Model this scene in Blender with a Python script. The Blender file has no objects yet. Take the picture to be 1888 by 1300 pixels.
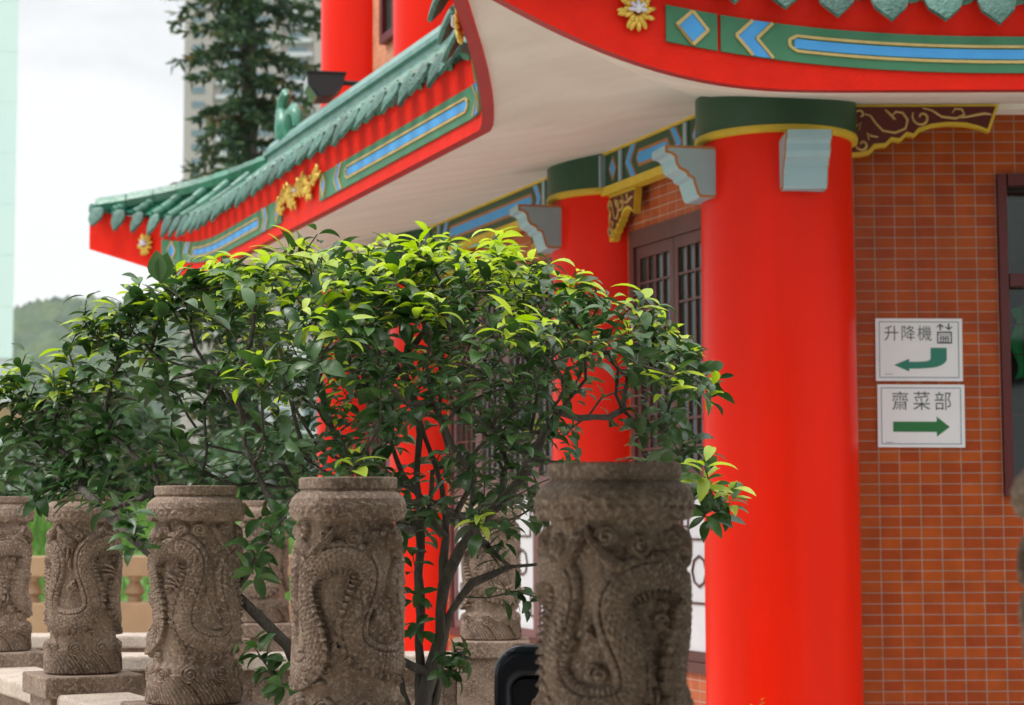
import bpy, bmesh, math, random
import numpy as np
from mathutils import Vector, Matrix
random.seed(7); RNG = np.random.default_rng(11)
R = math.radians
scene = bpy.context.scene
col = scene.collection

# ------------------------------------------------------------------ camera
EYE = 1.6
cd = bpy.data.cameras.new('camera'); cam = bpy.data.objects.new('camera', cd); col.objects.link(cam)
cd.sensor_width = 36.0; cd.lens = 36.0*3600/1888; cd.clip_start = 0.05; cd.clip_end = 6000
cam.matrix_world = Matrix.Translation((0, 0, EYE)) @ Matrix.Rotation(R(90+4.87), 4, 'X') @ Matrix.Rotation(-0.004, 4, 'Z')
cd.dof.use_dof = True; cd.dof.focus_distance = 4.9; cd.dof.aperture_fstop = 6.3
scene.camera = cam

# ------------------------------------------------------------------ world, sun, exposure
w = bpy.data.worlds.new('World'); scene.world = w; w.use_nodes = True
nt = w.node_tree; nt.nodes.clear()
SUN_EL, SUN_AZ = R(56), R(-98)      # azimuth from +Y towards +X
out = nt.nodes.new('ShaderNodeOutputWorld'); bg = nt.nodes.new('ShaderNodeBackground')
sky = nt.nodes.new('ShaderNodeTexSky'); sky.sky_type = 'NISHITA'; sky.sun_disc = False
sky.sun_elevation = SUN_EL; sky.sun_rotation = SUN_AZ
tc = nt.nodes.new('ShaderNodeTexCoord'); sep = nt.nodes.new('ShaderNodeSeparateXYZ')
mr = nt.nodes.new('ShaderNodeMapRange'); mr.inputs[1].default_value = 0.25; mr.inputs[2].default_value = 0.95; mr.interpolation_type = 'SMOOTHSTEP'
mr.inputs[3].default_value = 9.0; mr.inputs[4].default_value = 24.0
ns = nt.nodes.new('ShaderNodeTexNoise'); ns.inputs['Scale'].default_value = 4.2; ns.inputs['Detail'].default_value = 5
mp = nt.nodes.new('ShaderNodeMapping'); mp.inputs['Scale'].default_value = (1, 1, 2.2); mp.inputs['Location'].default_value = (.35, .1, .2)
cr = nt.nodes.new('ShaderNodeValToRGB'); cr.color_ramp.elements[0].position = .40; cr.color_ramp.elements[1].position = .56
cr.color_ramp.elements[0].color = (.885, .925, .955, 1); cr.color_ramp.elements[1].color = (1.2, 1.2, 1.2, 1)
mul = nt.nodes.new('ShaderNodeVectorMath'); mul.operation = 'SCALE'
mx = nt.nodes.new('ShaderNodeMix'); mx.data_type = 'RGBA'; mx.inputs[0].default_value = 0.92
L = nt.links.new
L(tc.outputs['Generated'], sep.inputs[0]); L(sep.outputs['Z'], mr.inputs[0])
L(tc.outputs['Generated'], mp.inputs[0]); L(mp.outputs[0], ns.inputs['Vector']); L(ns.outputs[0], cr.inputs[0])
L(cr.outputs[0], mul.inputs[0]); L(mr.outputs[0], mul.inputs['Scale'])
L(sky.outputs[0], mx.inputs[6]); L(mul.outputs[0], mx.inputs[7]); L(mx.outputs[2], bg.inputs[0])
bg.inputs[1].default_value = 0.1; L(bg.outputs[0], out.inputs[0])
sd = bpy.data.lights.new('sun', 'SUN'); sd.energy = 2.3; sd.angle = R(28); sd.color = (1, .96, .90)
so = bpy.data.objects.new('sun', sd); col.objects.link(so)
sdir = Vector((math.sin(SUN_AZ)*math.cos(SUN_EL), math.cos(SUN_AZ)*math.cos(SUN_EL), math.sin(SUN_EL)))
so.rotation_euler = sdir.to_track_quat('Z', 'Y').to_euler()
scene.view_settings.view_transform = 'Standard'; scene.view_settings.look = 'None'
scene.view_settings.exposure = 0.02; scene.view_settings.gamma = 1
scene.render.engine = 'CYCLES'
scene.cycles.max_bounces = 6; scene.cycles.transparent_max_bounces = 6; scene.cycles.volume_bounces = 0

# ------------------------------------------------------------------ material helpers
def mat(name, c, rough=.5, c2=None, nscale=6., namount=.5, bump=0., bscale=40., spec=.5, coat=0., island=0., stretch=None, metal=0.):
    m = bpy.data.materials.new(name); m.use_nodes = True
    t = m.node_tree; b = t.nodes['Principled BSDF']; b.inputs['Roughness'].default_value = rough
    b.inputs['Specular IOR Level'].default_value = spec; b.inputs['Coat Weight'].default_value = coat
    b.inputs['Coat Roughness'].default_value = .12; b.inputs['Metallic'].default_value = metal
    b.inputs['Base Color'].default_value = (*c, 1)
    co = t.nodes.new('ShaderNodeTexCoord'); src = co.outputs['Object']
    if stretch:
        q = t.nodes.new('ShaderNodeMapping'); q.inputs['Scale'].default_value = stretch; t.links.new(src, q.inputs[0]); src = q.outputs[0]
    if c2 is not None:
        n = t.nodes.new('ShaderNodeTexNoise'); n.inputs['Scale'].default_value = nscale; n.inputs['Detail'].default_value = 6
        t.links.new(src, n.inputs['Vector'])
        r = t.nodes.new('ShaderNodeMapRange'); r.inputs[1].default_value = .5-.5*(1-namount)*.6-.02; r.inputs[2].default_value = .5+.5*(1-namount)*.6+.02
        t.links.new(n.outputs[0], r.inputs[0])
        x = t.nodes.new('ShaderNodeMix'); x.data_type = 'RGBA'; x.inputs[6].default_value = (*c, 1); x.inputs[7].default_value = (*c2, 1)
        t.links.new(r.outputs[0], x.inputs[0]); last = x.outputs[2]
        if island:
            g = t.nodes.new('ShaderNodeNewGeometry'); h = t.nodes.new('ShaderNodeHueSaturation')
            v = t.nodes.new('ShaderNodeMapRange'); v.inputs[3].default_value = 1-island; v.inputs[4].default_value = 1+island
            t.links.new(g.outputs['Random Per Island'], v.inputs[0]); t.links.new(v.outputs[0], h.inputs['Value'])
            t.links.new(last, h.inputs['Color']); last = h.outputs[0]
        t.links.new(last, b.inputs['Base Color'])
    if bump:
        n2 = t.nodes.new('ShaderNodeTexNoise'); n2.inputs['Scale'].default_value = bscale; n2.inputs['Detail'].default_value = 5
        t.links.new(src, n2.inputs['Vector'])
        bp = t.nodes.new('ShaderNodeBump'); bp.inputs['Strength'].default_value = min(1, bump); bp.inputs['Distance'].default_value = .01
        t.links.new(n2.outputs[0], bp.inputs['Height']); t.links.new(bp.outputs[0], b.inputs['Normal'])
    return m

def brick_mat(name, c1, c2, mortar, bw=.0965, bh=.0508, loc=(0, 0, 0), ms=.0022):
    m = bpy.data.materials.new(name); m.use_nodes = True; t = m.node_tree; b = t.nodes['Principled BSDF']; b.inputs['Specular IOR Level'].default_value = .22
    co = t.nodes.new('ShaderNodeTexCoord'); s = t.nodes.new('ShaderNodeSeparateXYZ'); cb = t.nodes.new('ShaderNodeCombineXYZ')
    t.links.new(co.outputs['Object'], s.inputs[0]); t.links.new(s.outputs['X'], cb.inputs['X']); t.links.new(s.outputs['Z'], cb.inputs['Y'])
    q = t.nodes.new('ShaderNodeMapping'); q.inputs['Location'].default_value = loc; t.links.new(cb.outputs[0], q.inputs[0])
    br = t.nodes.new('ShaderNodeTexBrick'); br.offset = 0; br.squash = 1
    br.inputs['Scale'].default_value = 1; br.inputs['Brick Width'].default_value = bw; br.inputs['Row Height'].default_value = bh
    br.inputs['Mortar Size'].default_value = ms; br.inputs['Mortar Smooth'].default_value = .15; br.inputs['Bias'].default_value = 0.
    br.inputs['Color1'].default_value = (*c1, 1); br.inputs['Color2'].default_value = (*c2, 1); br.inputs['Mortar'].default_value = (*mortar, 1)
    t.links.new(q.outputs[0], br.inputs['Vector'])
    n = t.nodes.new('ShaderNodeTexNoise'); n.inputs['Scale'].default_value = 9; n.inputs['Detail'].default_value = 6; t.links.new(co.outputs['Object'], n.inputs['Vector'])
    r = t.nodes.new('ShaderNodeMapRange'); r.inputs[1].default_value = .3; r.inputs[2].default_value = .7; r.inputs[3].default_value = .82; r.inputs[4].default_value = 1.12
    t.links.new(n.outputs[0], r.inputs[0]); h = t.nodes.new('ShaderNodeHueSaturation'); t.links.new(br.outputs['Color'], h.inputs['Color']); t.links.new(r.outputs[0], h.inputs['Value'])
    t.links.new(h.outputs[0], b.inputs['Base Color'])
    rr = t.nodes.new('ShaderNodeMapRange'); rr.inputs[3].default_value = .34; rr.inputs[4].default_value = .85; t.links.new(br.outputs['Fac'], rr.inputs[0]); t.links.new(rr.outputs[0], b.inputs['Roughness'])
    bp = t.nodes.new('ShaderNodeBump'); bp.invert = True; bp.inputs['Strength'].default_value = .6; bp.inputs['Distance'].default_value = .003
    t.links.new(br.outputs['Fac'], bp.inputs['Height']); t.links.new(bp.outputs[0], b.inputs['Normal'])
    return m

def granite(name, base, dark, light, dirt):
    m = bpy.data.materials.new(name); m.use_nodes = True; t = m.node_tree; b = t.nodes['Principled BSDF']; b.inputs['Roughness'].default_value = .85
    co = t.nodes.new('ShaderNodeTexCoord')
    def ramp(scale, lo, hi, detail=3):
        n = t.nodes.new('ShaderNodeTexNoise'); n.inputs['Scale'].default_value = scale; n.inputs['Detail'].default_value = detail
        t.links.new(co.outputs['Object'], n.inputs['Vector']); r = t.nodes.new('ShaderNodeMapRange'); r.inputs[1].default_value = lo; r.inputs[2].default_value = hi
        t.links.new(n.outputs[0], r.inputs[0]); return r.outputs[0], n.outputs[0]
    def mix(f, a, c):
        x = t.nodes.new('ShaderNodeMix'); x.data_type = 'RGBA'; t.links.new(f, x.inputs[0])
        if isinstance(a, tuple): x.inputs[6].default_value = (*a, 1)
        else: t.links.new(a, x.inputs[6])
        x.inputs[7].default_value = (*c, 1); return x.outputs[2]
    f1, _ = ramp(14, .4, .65, 6); f2, _ = ramp(260, .615, .67); f3, n3 = ramp(240, .69, .77); f4, _ = ramp(120, .50, .64)
    c = mix(f1, base, dirt); c = mix(f4, c, light); c = mix(f2, c, dark); c = mix(f3, c, (.36, .32, .28))
    t.links.new(c, b.inputs['Base Color'])
    bp = t.nodes.new('ShaderNodeBump'); bp.inputs['Strength'].default_value = .4; bp.inputs['Distance'].default_value = .002
    n4 = t.nodes.new('ShaderNodeTexNoise'); n4.inputs['Scale'].default_value = 170; n4.inputs['Detail'].default_value = 5; t.links.new(co.outputs['Object'], n4.inputs['Vector'])
    t.links.new(n4.outputs[0], bp.inputs['Height']); t.links.new(bp.outputs[0], b.inputs['Normal'])
    return m

def leafmat(name, c, c2, trans, rough=.36, spec=.5, var=.35):
    m = bpy.data.materials.new(name); m.use_nodes = True; t = m.node_tree; b = t.nodes['Principled BSDF']
    b.inputs['Roughness'].default_value = rough; b.inputs['Specular IOR Level'].default_value = spec
    g = t.nodes.new('ShaderNodeNewGeometry'); x = t.nodes.new('ShaderNodeMix'); x.data_type = 'RGBA'
    x.inputs[6].default_value = (*c, 1); x.inputs[7].default_value = (*c2, 1); t.links.new(g.outputs['Random Per Island'], x.inputs[0])
    t.links.new(x.outputs[2], b.inputs['Base Color'])
    tr = t.nodes.new('ShaderNodeBsdfTranslucent'); h = t.nodes.new('ShaderNodeHueSaturation'); h.inputs['Value'].default_value = 1.6; h.inputs['Saturation'].default_value = 1.1
    t.links.new(x.outputs[2], h.inputs['Color']); t.links.new(h.outputs[0], tr.inputs[0])
    ms = t.nodes.new('ShaderNodeMixShader'); ms.inputs[0].default_value = trans
    t.links.new(b.outputs[0], ms.inputs[1]); t.links.new(tr.outputs[0], ms.inputs[2]); t.links.new(ms.outputs[0], t.nodes['Material Output'].inputs[0])
    n = t.nodes.new('ShaderNodeTexNoise'); n.inputs['Scale'].default_value = 60; co = t.nodes.new('ShaderNodeTexCoord'); t.links.new(co.outputs['Object'], n.inputs['Vector'])
    bp = t.nodes.new('ShaderNodeBump'); bp.inputs['Strength'].default_value = .25; bp.inputs['Distance'].default_value = .004
    t.links.new(n.outputs[0], bp.inputs['Height']); t.links.new(bp.outputs[0], b.inputs['Normal'])
    return m

M = dict(
    red=mat('red_gloss_paint', (.86, .015, .002), .34, (.68, .015, .003), 6, 0., .4, 8, spec=.12, coat=.03, stretch=(1, 1, .12)),
    fascia=mat('red_fascia_paint', (.80, .016, .003), .55, (.68, .012, .003), 9, .3, .6, 30, spec=.15),
    darkred=mat('dark_red_edge_paint', (.36, .012, .012), .5, (.28, .010, .012), 12, .3),
    cream=mat('cream_soffit_paint', (.77, .74, .69), .75, (.64, .605, .55), 3.2, .1, .4, 9, stretch=(.6, 2.2, 1)),
    green=mat('green_paint', (.045, .21, .10), .45, (.035, .17, .085), 8, .3, .15, 30),
    dgreen=mat('dark_green_paint', (.018, .075, .035), .4, (.012, .058, .028), 6, .3),
    blue=mat('sky_blue_paint', (.06, .36, .80), .45, (.05, .31, .72), 10, .3),
    gold=mat('pale_gold_paint', (.62, .45, .16), .4, (.50, .34, .12), 25, .3, .3, 60),
    goldorn=mat('gilt_carving', (.80, .55, .10), .35, (.62, .38, .05), 30, .3, metal=.35),
    orange=mat('ochre_outline_paint', (.42, .17, .045), .5, (.36, .14, .04), 20, .3),
    yellow=mat('yellow_paint', (.66, .47, .035), .45, (.56, .39, .03), 12, .3),
    slate=mat('slate_blue_paint', (.28, .38, .43), .5, (.25, .345, .39), 7, .3),
    slatel=mat('pale_blue_paint', (.31, .47, .54), .5, (.27, .42, .49), 7, .3),
    maroon=mat('maroon_paint', (.10, .006, .006), .4, (.075, .005, .005), 10, .3),
    tile=mat('green_glazed_tile', (.012, .135, .078), .26, (.045, .19, .13), 13, .2, .6, 25, coat=.2, island=.3),
    tiled=mat('weathered_drip_tile', (.014, .080, .060), .42, (.085, .20, .16), 34, .2, 1., 90, island=.3),
    tiler=mat('pale_ridge_tile', (.085, .23, .20), .45, (.20, .33, .31), 9, .3, .4, 30),
    lotus=mat('lilac_white_paint', (.55, .50, .62), .5, (.68, .66, .72), 40, .3),
    door=mat('red_brown_stained_wood', (.085, .026, .022), .42, (.115, .034, .030), 5, .3, .2, 20, stretch=(1, 1, .2)),
    mauve=mat('faded_mauve_frame', (.20, .095, .095), .5, (.165, .075, .078), 5, .3),
    white=mat('white_panel_paint', (.74, .75, .78), .5, (.68, .69, .73), 5, .3),
    sign=mat('white_sign_plastic', (.74, .76, .80), .4, (.70, .725, .77), 6, .3),
    ink=mat('black_sign_ink', (.025, .035, .04), .5, (.03, .042, .046), 20, .3),
    bord=mat('blue_grey_sign_border', (.10, .17, .24), .5, (.11, .18, .25), 20, .3),
    sgreen=mat('teal_green_sign_arrow', (.012, .17, .12), .5, (.014, .185, .13), 9, .3),
    sgreen2=mat('green_sign_arrow', (.008, .135, .03), .5, (.010, .15, .035), 9, .3),
    wred=mat('dark_crimson_window_frame', (.09, .003, .005), .4, (.07, .002, .004), 8, .3),
    black=mat('black_plastic', (.005, .008, .014), .24, (.007, .011, .018), 8, .3, spec=.35, coat=.1),
    blackm=mat('black_metal', (.010, .010, .012), .5, (.014, .014, .016), 20, .3),
    bark=mat('grey_brown_bark', (.055, .045, .036), .9, (.11, .095, .08), 45, .3, 1., 110, stretch=(1, 1, .35)),
    floor=mat('pale_concrete_paving', (.60, .55, .48), .8, (.50, .46, .40), 3, .2, .4, 60),
    plinth=mat('pale_stone_plinth', (.58, .56, .53), .8, (.50, .47, .44), 4, .3, .3, 30),
    tan=mat('tan_stone', (.40, .27, .15), .85, (.33, .22, .13), 5, .3, .5, 40),
    grass=mat('grass_green', (.11, .22, .04), .9, (.035, .09, .02), 3.5, .3, 1., 20),
    tower=mat('beige_tower_render', (.46, .40, .375), .8, (.42, .365, .34), .05, .3),
    towerw=mat('blue_grey_tower_glass', (.12, .19, .23), .3, (.18, .25, .28), .3, .3),
    cyan=mat('pale_cyan_cladding', (.80, .96, 1.0), .5, (.86, .97, 1.0), .06, .3),
    pale=mat('pale_far_render', (.66, .66, .70), .8, (.60, .60, .64), .2, .3),
    cloth=mat('bright_green_cloth', (.01, .38, .11), .7, (.008, .31, .09), 8, .3, .5, 20),
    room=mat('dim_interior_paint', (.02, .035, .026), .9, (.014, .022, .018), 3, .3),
)
M['stone'] = granite('pink_brown_granite', (.24, .165, .118), (.020, .016, .013), (.33, .245, .19), (.140, .090, .062))
M['stonel'] = granite('pale_rail_granite', (.47, .39, .32), (.10, .08, .07), (.55, .47, .40), (.38, .30, .245))
M['brick'] = brick_mat('orange_glazed_tile_wall', (.31, .046, .005), (.385, .074, .007), (.31, .265, .22), loc=(.012, .022, 0))
M['brick1'] = brick_mat('brown_glazed_tile_wall', (.44, .090, .030), (.50, .118, .038), (.46, .38, .32))
M['bricku'] = brick_mat('pale_orange_tile_wall', (.62, .26, .14), (.66, .30, .17), (.66, .52, .42))
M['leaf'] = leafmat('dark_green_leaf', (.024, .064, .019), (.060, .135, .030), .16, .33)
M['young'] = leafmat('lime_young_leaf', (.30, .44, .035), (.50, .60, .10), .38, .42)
M['grassblade'] = leafmat('green_grass_blades', (.07, .17, .03), (.18, .33, .06), .3, .6)
M['needle'] = leafmat('dark_conifer_needles', (.022, .062, .034), (.07, .125, .04), .15, .7)
M['brown'] = leafmat('browning_needles', (.17, .11, .04), (.10, .12, .04), .2, .7)
M['shrub'] = leafmat('mid_green_foliage', (.035, .085, .035), (.08, .15, .05), .25, .6)
g = bpy.data.materials.new('dark_window_glass'); g.use_nodes = True
b = g.node_tree.nodes['Principled BSDF']; b.inputs['Base Color'].default_value = (.03, .05, .045, 1); b.inputs['Roughness'].default_value = .06
M['glass'] = g
g2 = bpy.data.materials.new('clear_window_glass'); g2.use_nodes = True; t = g2.node_tree
gb = t.nodes.new('ShaderNodeBsdfGlossy'); gb.inputs['Roughness'].default_value = .04; tb = t.nodes.new('ShaderNodeBsdfTransparent'); tb.inputs[0].default_value = (.75, .85, .8, 1)
fr = t.nodes.new('ShaderNodeFresnel'); ms_ = t.nodes.new('ShaderNodeMixShader')
t.links.new(fr.outputs[0], ms_.inputs[0]); t.links.new(tb.outputs[0], ms_.inputs[1]); t.links.new(gb.outputs[0], ms_.inputs[2]); t.links.new(ms_.outputs[0], t.nodes['Material Output'].inputs[0])
M['clear'] = g2

# ------------------------------------------------------------------ object helpers
def tag(o, label=None, cat=None, group=None, kind=None):
    if label: o['label'] = label
    if cat: o['category'] = cat
    if group: o['group'] = group
    if kind: o['kind'] = kind
    return o
def empty(name, loc=(0, 0, 0), rz=0, label=None, cat=None, group=None, parent=None):
    o = bpy.data.objects.new(name, None); col.objects.link(o); o.location = loc; o.rotation_euler = (0, 0, rz); o.empty_display_size = .1
    if parent: o.parent = parent
    return tag(o, label, cat, group)
class MB:
    def __init__(s): s.v = []; s.f = []; s.m = []; s.cm = 0
    def add(s, vs, fs):
        n = len(s.v); s.v += [tuple(v) for v in vs]
        for f in fs: s.f.append(tuple(i+n for i in f)); s.m.append(s.cm)
        return s
    def box(s, x0, x1, y0, y1, z0, z1, bev=0.):
        if bev <= 0:
            vs = [(x, y, z) for z in (z0, z1) for x, y in ((x0, y0), (x1, y0), (x1, y1), (x0, y1))]
            return s.add(vs, [(3, 2, 1, 0), (4, 5, 6, 7), (0, 1, 5, 4), (1, 2, 6, 5), (2, 3, 7, 6), (3, 0, 4, 7)])
        bm = bmesh.new(); bmesh.ops.create_cube(bm, size=1)
        for v in bm.verts: v.co = Vector(((x0+x1)/2+v.co.x*(x1-x0), (y0+y1)/2+v.co.y*(y1-y0), (z0+z1)/2+v.co.z*(z1-z0)))
        bmesh.ops.bevel(bm, geom=list(bm.edges), offset=bev, segments=2, affect='EDGES', profile=.5)
        bm.verts.index_update(); s.add([v.co[:] for v in bm.verts], [[v.index for v in f.verts] for f in bm.faces]); bm.free(); return s
    def prism(s, pts, z0, z1):          # pts in xy, counter-clockwise
        n = len(pts); vs = [(p[0], p[1], z0) for p in pts]+[(p[0], p[1], z1) for p in pts]
        return s.add(vs, [tuple(range(n))[::-1], tuple(range(n, 2*n))]+[(i, (i+1) % n, (i+1) % n+n, i+n) for i in range(n)])
    def slab(s, pts, y0, y1):           # outline in x,z extruded along y (front at y0)
        n = len(pts); vs = [(p[0], y0, p[1]) for p in pts]+[(p[0], y1, p[1]) for p in pts]
        return s.add(vs, [tuple(range(n)), tuple(range(n, 2*n))[::-1]]+[(i, i+n, (i+1) % n+n, (i+1) % n) for i in range(n)])
    def lathe(s, prof, n=48, cx=0, cy=0, cap=True):
        vs = [(cx+r*math.cos(2*math.pi*k/n), cy+r*math.sin(2*math.pi*k/n), z) for r, z in prof for k in range(n)]
        fs = [(i*n+k, i*n+(k+1) % n, (i+1)*n+(k+1) % n, (i+1)*n+k) for i in range(len(prof)-1) for k in range(n)]
        if cap: fs += [tuple(range(n))[::-1], tuple(range((len(prof)-1)*n, len(prof)*n))]
        return s.add(vs, fs)
    def tube(s, pts, rad, n=8, closed=False, cap=True):
        P = [Vector(p) for p in pts]; N = len(P); rr = rad if hasattr(rad, '__len__') else [rad]*N; vs = []; prev = None
        for i, p in enumerate(P):
            a = P[(i-1) % N] if (i or closed) else p; c = P[(i+1) % N] if (i < N-1 or closed) else p
            t = (c-a).normalized() if (c-a).length > 1e-9 else Vector((0, 0, 1))
            if prev is None: u = t.orthogonal().normalized()
            else:
                u = prev-t*prev.dot(t); u = u.normalized() if u.length > 1e-6 else t.orthogonal().normalized()
            prev = u; v = t.cross(u)
            for k in range(n):
                a_ = 2*math.pi*k/n; vs.append(p+(u*math.cos(a_)+v*math.sin(a_))*rr[i])
        fs = []
        for i in range(N if closed else N-1):
            j = (i+1) % N
            for k in range(n): fs.append((i*n+k, i*n+(k+1) % n, j*n+(k+1) % n, j*n+k))
        if cap and not closed: fs += [tuple(range(n))[::-1], tuple(range((N-1)*n, N*n))]
        return s.add(vs, fs)
    def blob(s, c, r, seg=10, rings=7):
        rx, ry, rz = r if hasattr(r, '__len__') else (r, r, r)
        vs = [(c[0], c[1], c[2]-rz)]; 
        for i in range(1, rings):
            a = math.pi*i/rings-math.pi/2
            for k in range(seg):
                q = 2*math.pi*k/seg; vs.append((c[0]+rx*math.cos(a)*math.cos(q), c[1]+ry*math.cos(a)*math.sin(q), c[2]+rz*math.sin(a)))
        vs.append((c[0], c[1], c[2]+rz)); fs = [(0, 1+(k+1) % seg, 1+k) for k in range(seg)]
        for i in range(rings-2):
            for k in range(seg): fs.append((1+i*seg+k, 1+i*seg+(k+1) % seg, 1+(i+1)*seg+(k+1) % seg, 1+(i+1)*seg+k))
        top = len(vs)-1; o = 1+(rings-2)*seg
        fs += [(o+k, o+(k+1) % seg, top) for k in range(seg)]
        return s.add(vs, fs)
    def xf(s, mtx, start=0):
        for i in range(start, len(s.v)): s.v[i] = tuple(mtx @ Vector(s.v[i]))
        return s
    def build(s, name, m, parent=None, loc=(0, 0, 0), rz=0, smooth=None):
        me = bpy.data.meshes.new(name); me.from_pydata(s.v, [], s.f)
        for mm in (m if isinstance(m, (list, tuple)) else [m]): me.materials.append(mm)
        me.polygons.foreach_set('material_index', s.m)
        if smooth is not None:
            me.polygons.foreach_set('use_smooth', [True]*len(s.f))
            if smooth < 180: me.set_sharp_from_angle(angle=R(smooth))
        me.update()
        o = bpy.data.objects.new(name, me); col.objects.link(o); o.location = loc; o.rotation_euler = (0, 0, rz)
        if parent: o.parent = parent
        return o
def npmesh(name, V, Fc, m, parent=None, smooth=True):
    me = bpy.data.meshes.new(name); V = np.asarray(V, np.float32); Fc = np.asarray(Fc, np.int32); k = Fc.shape[1]
    me.vertices.add(len(V)); me.vertices.foreach_set('co', V.ravel())
    me.loops.add(Fc.size); me.loops.foreach_set('vertex_index', Fc.ravel())
    me.polygons.add(len(Fc)); me.polygons.foreach_set('loop_start', np.arange(0, Fc.size, k, dtype=np.int32)); me.polygons.foreach_set('loop_total', np.full(len(Fc), k, np.int32))
    me.update(calc_edges=True); me.validate(); me.polygons.foreach_set('use_smooth', [smooth]*len(me.polygons))
    me.materials.append(m); o = bpy.data.objects.new(name, me); col.objects.link(o)
    if parent: o.parent = parent
    return o
def children(o): return [c for c in bpy.data.objects if c.parent == o]
def copy_tree(o, parent=None):
    c = o.copy(); col.objects.link(c); c.parent = parent
    for ch in children(o): copy_tree(ch, c)
    return c
_F, _P, _Rr = 3600., R(4.87), .004
def at(x, y, Y):                        # point of the place seen at a photo pixel, at distance Y
    fw = np.array([0, math.cos(_P), math.sin(_P)]); up0 = np.array([0, -math.sin(_P), math.cos(_P)]); rt0 = np.array([1., 0, 0])
    rt = math.cos(_Rr)*rt0-math.sin(_Rr)*up0; up = math.sin(_Rr)*rt0+math.cos(_Rr)*up0
    v = fw+rt*(x-944)/_F-up*(y-650)/_F; v = v*Y/v[1]; return Vector((v[0], v[1], v[2]+EYE))

# ------------------------------------------------------------------ ground and far setting
def ground_mesh():
    xs = np.concatenate([-np.geomspace(3000, 8, 30), np.linspace(-7, 7, 29), np.geomspace(8, 3000, 30)])
    ys = np.concatenate([[-400, -100, -30, -10], np.linspace(-5, 30, 71), np.geomspace(31, 4000, 40)])
    X, Y = np.meshgrid(xs, ys); Z = np.zeros_like(X)-.03
    V = np.stack([X, Y, Z], -1).reshape(-1, 3); nx = len(xs); ny = len(ys)
    I = np.arange(nx*ny).reshape(ny, nx); Fc = np.stack([I[:-1, :-1], I[:-1, 1:], I[1:, 1:], I[1:, :-1]], -1).reshape(-1, 4)
    return V, Fc
o = npmesh('ground', *ground_mesh(), M['grass']); tag(o, kind='structure')
o = MB().box(-12, 9, -6, 18, -.4, 0).build('paved_terrace', M['floor']); tag(o, kind='structure')

def noise2(X, Y, seed, octs=5, base=1.):
    r = np.random.default_rng(seed); Z = np.zeros_like(X); a = 1.
    for k in range(octs):
        for _ in range(4):
            th = r.uniform(0, 2*math.pi); ph = r.uniform(0, 6.28); f = base*2**k*r.uniform(.7, 1.3)
            Z += a*np.sin(f*(X*math.cos(th)+Y*math.sin(th))+ph+1.3*np.sin(f*.6*(Y*math.cos(th)-X*math.sin(th))+ph*2))*.3
        a *= .52
    return Z
def hill():
    xs = np.linspace(-420, 300, 320); ys = np.linspace(700, 1200, 160); X, Y = np.meshgrid(xs, ys)
    prof = np.interp(X, [-420, -330, -262, -232, -205, -180, -120, -40, 60, 300], [60, 78, 92, 101, 109, 106, 96, 80, 66, 50])
    Z = prof*np.clip(1-((Y-950)/250)**2, 0, 1)**.6
    Z = Z+noise2(X, Y, 5, 6, .035)*4.5*np.clip(Z/40, 0, 1); Z += RNG.normal(0, 1.6, Z.shape)*np.clip(Z/30, 0, 1)
    V = np.stack([X, Y, Z-1], -1).reshape(-1, 3); ny, nx = X.shape
    I = np.arange(nx*ny).reshape(ny, nx); return V, np.stack([I[:-1, :-1], I[:-1, 1:], I[1:, 1:], I[1:, :-1]], -1).reshape(-1, 4)
M['hill'] = mat('wooded_hill_green', (.018, .045, .024), .95, (.075, .12, .035), .045, .6, 1., .2)
tag(npmesh('hill', *hill(), M['hill']), kind='structure')
def bank():
    xs = np.linspace(-14, 2, 120); ys = np.linspace(19, 40, 80); X, Y = np.meshgrid(xs, ys)
    Z = 1.75*np.clip((Y-19)/9, 0, 1)**1.2+noise2(X, Y, 3, 5, .9)*.13
    V = np.stack([X, Y, Z-.05], -1).reshape(-1, 3); ny, nx = X.shape
    I = np.arange(nx*ny).reshape(ny, nx); return V, np.stack([I[:-1, :-1], I[:-1, 1:], I[1:, 1:], I[1:, :-1]], -1).reshape(-1, 4)
tag(npmesh('grass_bank', *bank(), M['grass']), kind='structure')

def tufts():
    r = np.random.default_rng(17); V = []; F = []
    for i in range(16000):
        x = r.uniform(-10, -1.2); y = r.uniform(18.6, 28.5); z0 = 1.75*np.clip((y-19)/9, 0, 1)**1.2-.06
        h = r.uniform(.08, .30)*(1.6 if noise2(np.array(x*1.3), np.array(y*1.3), 4, 3, 1.)>.25 else .8); a = r.uniform(0, 6.28); b_ = r.uniform(-.12, .12, 2); w_ = .022
        k = len(V); V += [(x-math.cos(a)*w_, y-math.sin(a)*w_, z0), (x+math.cos(a)*w_, y+math.sin(a)*w_, z0), (x+b_[0]*.5+w_*.6, y+b_[1]*.5, z0+h*.6), (x+b_[0], y+b_[1], z0+h)]; F.append((k, k+1, k+2, k+3))
    o = npmesh('tall_grass', V, F, M['grassblade'], None, False); tag(o, 'bright green tall grass on the bank behind the tan balustrade', 'grass', kind='stuff')
tufts()
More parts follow.
